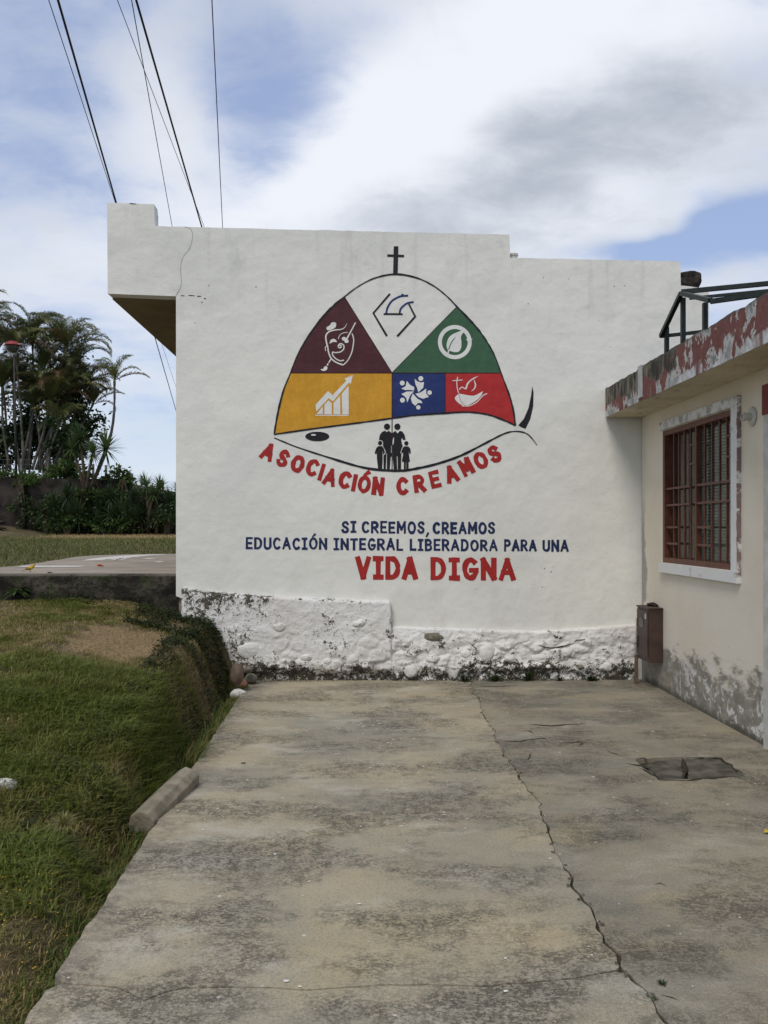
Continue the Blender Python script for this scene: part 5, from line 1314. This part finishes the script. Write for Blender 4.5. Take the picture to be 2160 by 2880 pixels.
obj('wire_mesh', (V, Fc), POSTC, FN)

# palm frond meshes
def frond_mesh(name, L, droop, mat, nleaf=38, leaf=.44, vee=.7, seed=0):
    rnd = random.Random(seed); V, Fc = [], []
    N = 12; spine = []; ang = R(62); p = Vector((0, 0, 0)); st = L / N
    for i in range(N + 1):
        spine.append(p.copy()); ang -= droop * (i / N) ** 1.0 / N * 3.4
        p = p + Vector((math.cos(ang) * st, 0, math.sin(ang) * st))
    v, f = tube(spine, [.016 * (1 - i / (N + 1)) + .003 for i in range(N + 1)], 4); V += v; Fc += f
    for i in range(nleaf):
        t = .16 + .84 * i / (nleaf - 1); fi = t * N; a = int(min(N - 1, fi)); u = fi - a
        b = spine[a].lerp(spine[a + 1], u); tan = (spine[a + 1] - spine[a]).normalized(); nrm = Vector((-tan.z, 0, tan.x))
        ll = leaf * (math.sin(math.pi * (.12 + .80 * t)) * .9 + .15) * rnd.uniform(.8, 1.1)
        for s in (-1, 1):
            if rnd.random() < .06: continue
            d = (Vector((0, s, 0)) * (1 - .45 * t) + tan * (.55 + .5 * t) + nrm * vee * rnd.uniform(.25, .75)).normalized()
            m = b + d * ll * .55; tip = b + d * ll + Vector((0, 0, -ll * rnd.uniform(.3, .65)))
            w = tan * .014; k = len(V)
            V += [b - w, b + w, m + w * .9, m - w * .9, tip]
            Fc += [(k, k + 1, k + 2, k + 3), (k + 3, k + 2, k + 4)]
    return mesh(V, Fc, mat, False, name)
FR = {}
for tn, mt in (('g', PALM_G), ('d', PALM_D), ('b', PALM_B)):
    FR[tn] = [frond_mesh('frond', 1.55, dr, mt, seed=i * 3 + 1) for i, dr in enumerate((.60, .85, 1.15))]
def palm(bx, by, tx, ty, Yd, cr, label, nf=11, dark=.6, bend=0.0, trad=.06, seed=0, low=False):
    rnd = random.Random(seed + 11)
    B0 = atY(bx, by, Yd); T0 = atY(tx, ty, Yd + rnd.uniform(-.4, .4))
    B0.z = min(B0.z, RZ - .06) if B0.z < RZ + .3 else B0.z
    o = thing('palm_tree', label, 'palm tree', tuple(B0), 'palms above the retaining wall')
    pts = []
    for i in range(9):
        t = i / 8; p = B0.lerp(T0, t); p.x += bend * math.sin(math.pi * t); pts.append(p)
    obj('trunk', tube(pts, [trad * (1.15 - .45 * i / 8) for i in range(9)], 8), TRUNK, o, smooth=True)
    sh = T0 + (T0 - pts[-2]).normalized() * .35 * cr
    obj('crownshaft', tube([T0, T0.lerp(sh, .6), sh], [trad * .8, trad * .9, trad * .35], 7), plain('green_crownshaft', (.09, .10, .035), (.15, .15, .06), 5, .7, 0), o, smooth=True)
    for i in range(nf):
        kind = 'b' if (i < 1 and rnd.random() < .7) or rnd.random() < .06 else ('d' if rnd.random() < dark else 'g')
        f_ = bpy.data.objects.new('frond', FR[kind][rnd.randrange(3)]); link(f_, o)
        pitch = rnd.uniform(-.40, .35) if i > 2 else rnd.uniform(.3, .8)
        if i == nf - 1: pitch = -.45
        f_.location = T0.lerp(sh, rnd.uniform(.5, 1)) - B0
        f_.rotation_mode = 'ZYX' if False else 'XYZ'
        f_.rotation_euler = (0, pitch, i * 2.399 + rnd.uniform(-.3, .3))
        s = cr * rnd.uniform(.85, 1.15); f_.scale = (s, s, s)
    return o
PALMS = [((-70, 1325), (-60, 940), 1.2, 'palm whose frond tips reach in at the upper left edge'),
 ((30, 1322), (6, 1110), 1.1, 'leftmost leaning palm with a bare pale trunk'), ((56, 1322), (38, 1095), 1.1, 'palm right behind the street lamp post'),
 ((74, 1322), (88, 1130), 1.0, 'palm with an upright trunk between the lamp and the fanned trunks'), ((90, 1322), (139, 1150), 1.1, 'palm with the lowest steep trunk leaning right'),
 ((100, 1322), (150, 1185), .9, 'short palm at the right of the fanned grey trunks'), ((80, 1322), (92, 985), 1.15, 'tallest palm rising above the lamp'),
 ((66, 1322), (45, 1010), 1.1, 'tall palm just left of the tallest one'), ((105, 1322), (180, 1000), 1.25, 'tall wide palm at the right top of the clump'),
 ((110, 1322), (205, 1055), 1.15, 'palm with arching fronds below the right top of the clump'), ((118, 1322), (200, 1130), 1.1, 'dark palm in the right middle of the clump'),
 ((125, 1330), (165, 1120), 1.1, 'palm hidden in the dark heart of the clump'), ((60, 1322), (120, 1060), 1.1, 'palm in the centre of the clump'), ((125, 1335), (255, 1150), .9, 'low dark palm between the clump and the lone palm'),
 ((135, 1330), (160, 1215), .9, 'lowest palm whose fronds hide the trunk bases at the right'), ((112, 1330), (100, 1165), .9, 'low palm in front of the dark heart of the clump'), ((130, 1335), (235, 1100), 1.0, 'palm at the right rim of the clump nearest the lone palm'),
 ((20, 1325), (-5, 1000), 1.15, 'tall palm at the left edge behind the lamp head')]
for i, (b_, t_, cr, lb) in enumerate(PALMS):
    palm(*b_, *t_, 31.5 + (i * 37 % 7) * .28, cr * .84, lb, nf=18, dark=.55, seed=i * 5 + 2, bend=random.uniform(-.15, .15), trad=.047)
palm(262, 1345, 322, 1085, 31.2, .70, 'lone slender palm standing right of the clump against the sky', nf=10, dark=.15, seed=77, bend=.25, trad=.055)

# yuccas
def rosette_mesh(name, mat, n=95, L=.55, seed=0, w=.035):
    rnd = random.Random(seed); V, Fc = [], []
    for i in range(n):
        a = i * 2.399; e = R(-55 + 140 * (i / n) ** .8) + rnd.uniform(-.15, .15); l = L * rnd.uniform(.75, 1.1)
        d = Vector((math.cos(a) * math.cos(e), math.sin(a) * math.cos(e), math.sin(e)))
        s = d.cross(Vector((0, 0, 1))).normalized() * w * .5
        m = d * l * .5 + Vector((0, 0, .01)); t = d * l + Vector((0, 0, -.05 * l)); k = len(V)
        V += [-s * .8, s * .8, m - s, m + s, t]; Fc += [(k, k + 1, k + 3, k + 2), (k + 2, k + 3, k + 4)]
    return mesh(V, Fc, mat, False, name)
RS = {'l': [rosette_mesh('rosette', YUCCA, seed=i) for i in range(2)], 'd': [rosette_mesh('rosette', YUCCA_D, seed=i + 5) for i in range(2)]}
def yucca(heads, base, Yd, label, kind='d', s=1.0, seed=0):
    rnd = random.Random(seed); B0 = atY(base[0], base[1], Yd)
    o = thing('yucca', label, 'yucca', tuple(B0), 'yuccas along the retaining wall')
    for (hx, hy, hr) in heads:
        H = atY(hx, hy, Yd + rnd.uniform(-.2, .2))
        obj('stem', tube([B0, B0.lerp(H, .5) + Vector((rnd.uniform(-.05, .05), 0, 0)), H], [.06, .05, .04], 7), TRUNKB, o, smooth=True)
        r = bpy.data.objects.new('rosette', RS[kind][rnd.randrange(2)]); link(r, o); r.location = H - B0
        k = 1.25 * hr * Yd / F / .55; r.scale = (k, k, k * 1.05); r.rotation_euler = (rnd.uniform(-.2, .2), rnd.uniform(-.2, .2), rnd.uniform(0, 6))
        if H.z - B0.z > .55 and len(heads) == 1:
            r2 = r.copy(); link(r2, o); r2.location = (H - B0) * .5 + Vector((.1, -.1, 0)); r2.rotation_euler = (.3, -.2, rnd.uniform(0, 6))
    return o
yucca([(226, 1238, 46), (297, 1262, 50), (262, 1275, 38), (205, 1262, 36)], (240, 1400), 29.4, 'tall yucca with several spiky heads at the right of the palm clump', 'l')
yucca([(412, 1368, 36), (449, 1372, 34), (430, 1392, 32)], (415, 1500), 29.2, 'yucca with twin heads standing out against the sky near the building', 'l')
yucca([(480, 1410, 36), (500, 1385, 30)], (478, 1500), 29.3, 'yucca nearest the building edge', 'l')
for i, (hx, hy, hr, lb) in enumerate([(155, 1425, 40, 'first dark low yucca right of the bare wall'), (218, 1448, 42, 'second dark yucca below the leaning stem'), (277, 1440, 44, 'rounded yucca in the middle of the row'), (341, 1445, 42, 'dark yucca below the green bush'),
        (395, 1455, 40, 'dark low yucca below the twin heads'), (440, 1462, 38, 'lowest yucca near the straw strip'), (190, 1395, 38, 'yucca pressed against the wall top left'), (310, 1400, 36, 'yucca just under the top of the wall'), (245, 1478, 34, 'small yucca in front of the row, centre'), (148, 1490, 24, 'small bright yucca at the lawn edge'), (375, 1410, 34, 'yucca under the fence post'), (300, 1480, 34, 'small yucca in front of the rounded one'), (360, 1485, 30, 'smallest yucca at the foot of the row')]):
    yucca([(hx, hy, hr)], (hx, 1502), 29.3 - .12 * (i % 4), lb, 'd', seed=i)

# leafy bushes & trees
def foliage(center, rad, n, size, seed, clump=6):
    rnd = random.Random(seed); pts = []
    cl = [Vector((rnd.gauss(0, .5), rnd.gauss(0, .5), rnd.gauss(0, .5))) for _ in range(clump * 3)]
    for _ in range(n):
        c = cl[rnd.randrange(len(cl))]; q = c + Vector((rnd.gauss(0, .17), rnd.gauss(0, .17), rnd.gauss(0, .17)))
        pts.append(Vector(center) + Vector((q.x * rad[0], q.y * rad[1], q.z * rad[2])))
    V, Fc = [], []
    for p in pts:
        d = Vector((rnd.gauss(0, 1), rnd.gauss(0, 1), rnd.gauss(0, .8) - .2)).normalized(); s = size * rnd.uniform(.6, 1.3)
        w = d.cross(Vector((rnd.random(), rnd.random(), 1))).normalized() * s * .32; k = len(V)
        V += [p, p + d * s * .5 + w, p + d * s, p + d * s * .5 - w]; Fc.append((k, k + 1, k + 2, k + 3))
    return V, Fc
def bush(px, py, Yd, rw, rh, n, size, mat, label, name='bush', cat='bush', seed=0, base=None):
    c = atY(px, py, Yd); sc_ = Yd / F; bz = base if base is not None else RZ - .05
    o = thing(name, label, cat, (c.x, c.y, bz))
    for dx in (-.3 * rw * sc_, 0, .25 * rw * sc_): obj('stem', tube([(c.x + dx * .2, c.y, bz), (c.x + dx, c.y + .05, c.z)], [.05, .015], 5), TRUNKB, o)
    obj('foliage', foliage(c, (rw * sc_, .7, rh * sc_), n, size, seed), mat, o)
    return o
bush(70, 1215, 33.6, 120, 80, 3200, .20, BROAD, 'dark broadleaf tree behind the palm trunks', 'tree', 'tree', 1)
bush(8, 1245, 33.4, 60, 70, 1500, .20, BROAD, 'dark broadleaf tree at the far left behind the trunks', 'tree', 'tree', 2)
bush(205, 1190, 33.8, 75, 110, 2600, .19, BROAD, 'dark broadleaf tree behind the right side of the palm clump', 'tree', 'tree', 3)
bush(190, 1255, 31.0, 45, 50, 1300, .17, BROAD, 'dark leafy tree in front of the right trunks below the palm crowns', 'tree', 'tree', 31)
bush(130, 1085, 33.9, 90, 95, 2000, .19, BROAD, 'dark tree crown filling the heart of the palm clump', 'tree', 'tree', 8)
bush(332, 1352, 30.5, 46, 32, 900, .16, BUSH, 'bright green bush growing over the wall right of centre', seed=4)
bush(195, 1330, 30.6, 50, 30, 900, .16, BUSH, 'green bush on the wall under the yucca heads', seed=5)
bush(95, 1350, 30.2, 70, 14, 900, .12, BUSH, 'creeper trailing over the wall top below the palms', seed=6)
bush(265, 1385, 29.9, 60, 18, 900, .13, BUSH, 'creeper trailing over the wall in the middle', seed=7)
bush(345, 1392, 29.8, 60, 14, 800, .12, BROAD, 'creeper trailing over the wall near the fence post', seed=9)
bush(450, 1420, 29.8, 60, 24, 900, .13, BROAD, 'dark shrub on the wall beside the building', seed=10)
bush(30, 1335, 30.4, 40, 16, 500, .12, BUSH, 'low plants at the feet of the leftmost palms', seed=11)

bush(60, 1420, 29.75, 34, 40, 500, .11, BROAD, 'dark creeper hanging down the bare wall at the far left', seed=12)
bush(130, 1450, 29.7, 44, 40, 800, .12, BROAD, 'dark shrub before the wall between bare face and yuccas', seed=13, base=1.4)
bush(230, 1430, 29.8, 90, 55, 1600, .12, BROAD, 'dark hedge mass behind the first yuccas', seed=14, base=1.4)
bush(360, 1440, 29.8, 90, 45, 1600, .12, BROAD, 'dark hedge mass behind the last yuccas', seed=15, base=1.4)
bush(460, 1450, 29.8, 60, 45, 900, .12, BROAD, 'dark hedge mass beside the building edge', seed=16, base=1.4)

bush(190, 1470, 28.9, 60, 26, 700, .12, BUSH, 'ragged green shrub at the lawn edge before the first yuccas', seed=21, base=1.4)
bush(330, 1478, 28.9, 50, 20, 600, .12, BUSH, 'low ragged shrub at the lawn edge before the middle yuccas', seed=22, base=1.4)
bush(470, 1440, 28.8, 40, 40, 700, .12, BROAD, 'dark leafy shrub at the lawn edge beside the building', seed=23, base=1.4)

# street lamp
lc = atY(36, 972, 30.65); pb = Vector((atY(46, 1330, 30.65).x, 30.65, RZ - .08))
SL = thing('street_lamp', 'post top street lamp with a red domed shade before the palms', 'street lamp', tuple(pb))
obj('pole', tube([pb, pb.lerp(lc, .5) + Vector((.02, 0, 0)), lc + Vector((.04, 0, -.30))], [.045, .036, .028], 10), plain('dark_grey_pole', (.025, .024, .022), (.045, .043, .04), 4, .6, 0), SL, smooth=True)
obj('lamp_shade', lathe(lc, [(.27, 0), (.26, .03), (.21, .09), (.13, .14), (.03, .16)], 24), plain('faded_red_shade', (.26, .04, .045), (.34, .07, .07), 4, .5, 0), SL, smooth=True)
obj('lamp_globe', lathe(lc + Vector((0, 0, -.24)), [(.05, 0), (.11, .05), (.18, .15), (.21, .235)], 24), plain('dirty_globe', (.06, .06, .05), (.10, .095, .08), 4, .3, 0), SL, smooth=True)
obj('lamp_bracket', join(*[tube([lc + Vector((.03, 0, -.34)), lc + Vector((s * .12, 0, -.28)), lc + Vector((s * .27, 0, -.02))], .012, 6) for s in (-1, 1)]), plain('pale_bracket', (.3, .31, .32), (.4, .41, .42), 4, .5, 0), SL)
obj('lamp_panel', box(lc.x + .16, lc.x + .36, lc.y - .1, lc.y + .1, lc.z + .02, lc.z + .06), plain('pale_bracket', (.3, .31, .32), (.4, .41, .42), 4, .5, 0), SL)

# overhead cables
HW = 8.0
def cable(pa_, pb_, r, label, h=HW, sag=.35):
    a, b_ = atZ(*pa_, 1.6 + h), atZ(*pb_, 1.6 + h)
    d = (b_ - a).normalized(); s0_ = a - d * 20; s1_ = b_ + d * 30
    L_ = (s1_ - s0_).length; n = 40
    pts = [s0_.lerp(s1_, i / n) for i in range(n + 1)]
    o = obj('overhead_cable', tube(pts, r, 6), WIRE, origin=tuple(s0_), smooth=True)
    tag(o, label, 'cable', 'overhead cables')
cable((163, 0), (495, 1155), .020, 'thickest black cable, passing the top left corner of the building')
cable((137, 0), (486, 1062), .007, 'thin cable just left of the thickest black cable', HW - .5)
cable((330, 0), (575, 640), .007, 'thin cable crossing the thick one above the parapet', HW + .8)
cable((370, 0), (484, 636), .008, 'thin cable between the crossing pair and the left corner', HW + .4)
cable((383, 0), (568, 640), .019, 'thick black cable ending above the roof left of the emblem', HW)
cable((596, 0), (626, 640), .009, 'rightmost thin and nearly vertical cable', HW + .4)
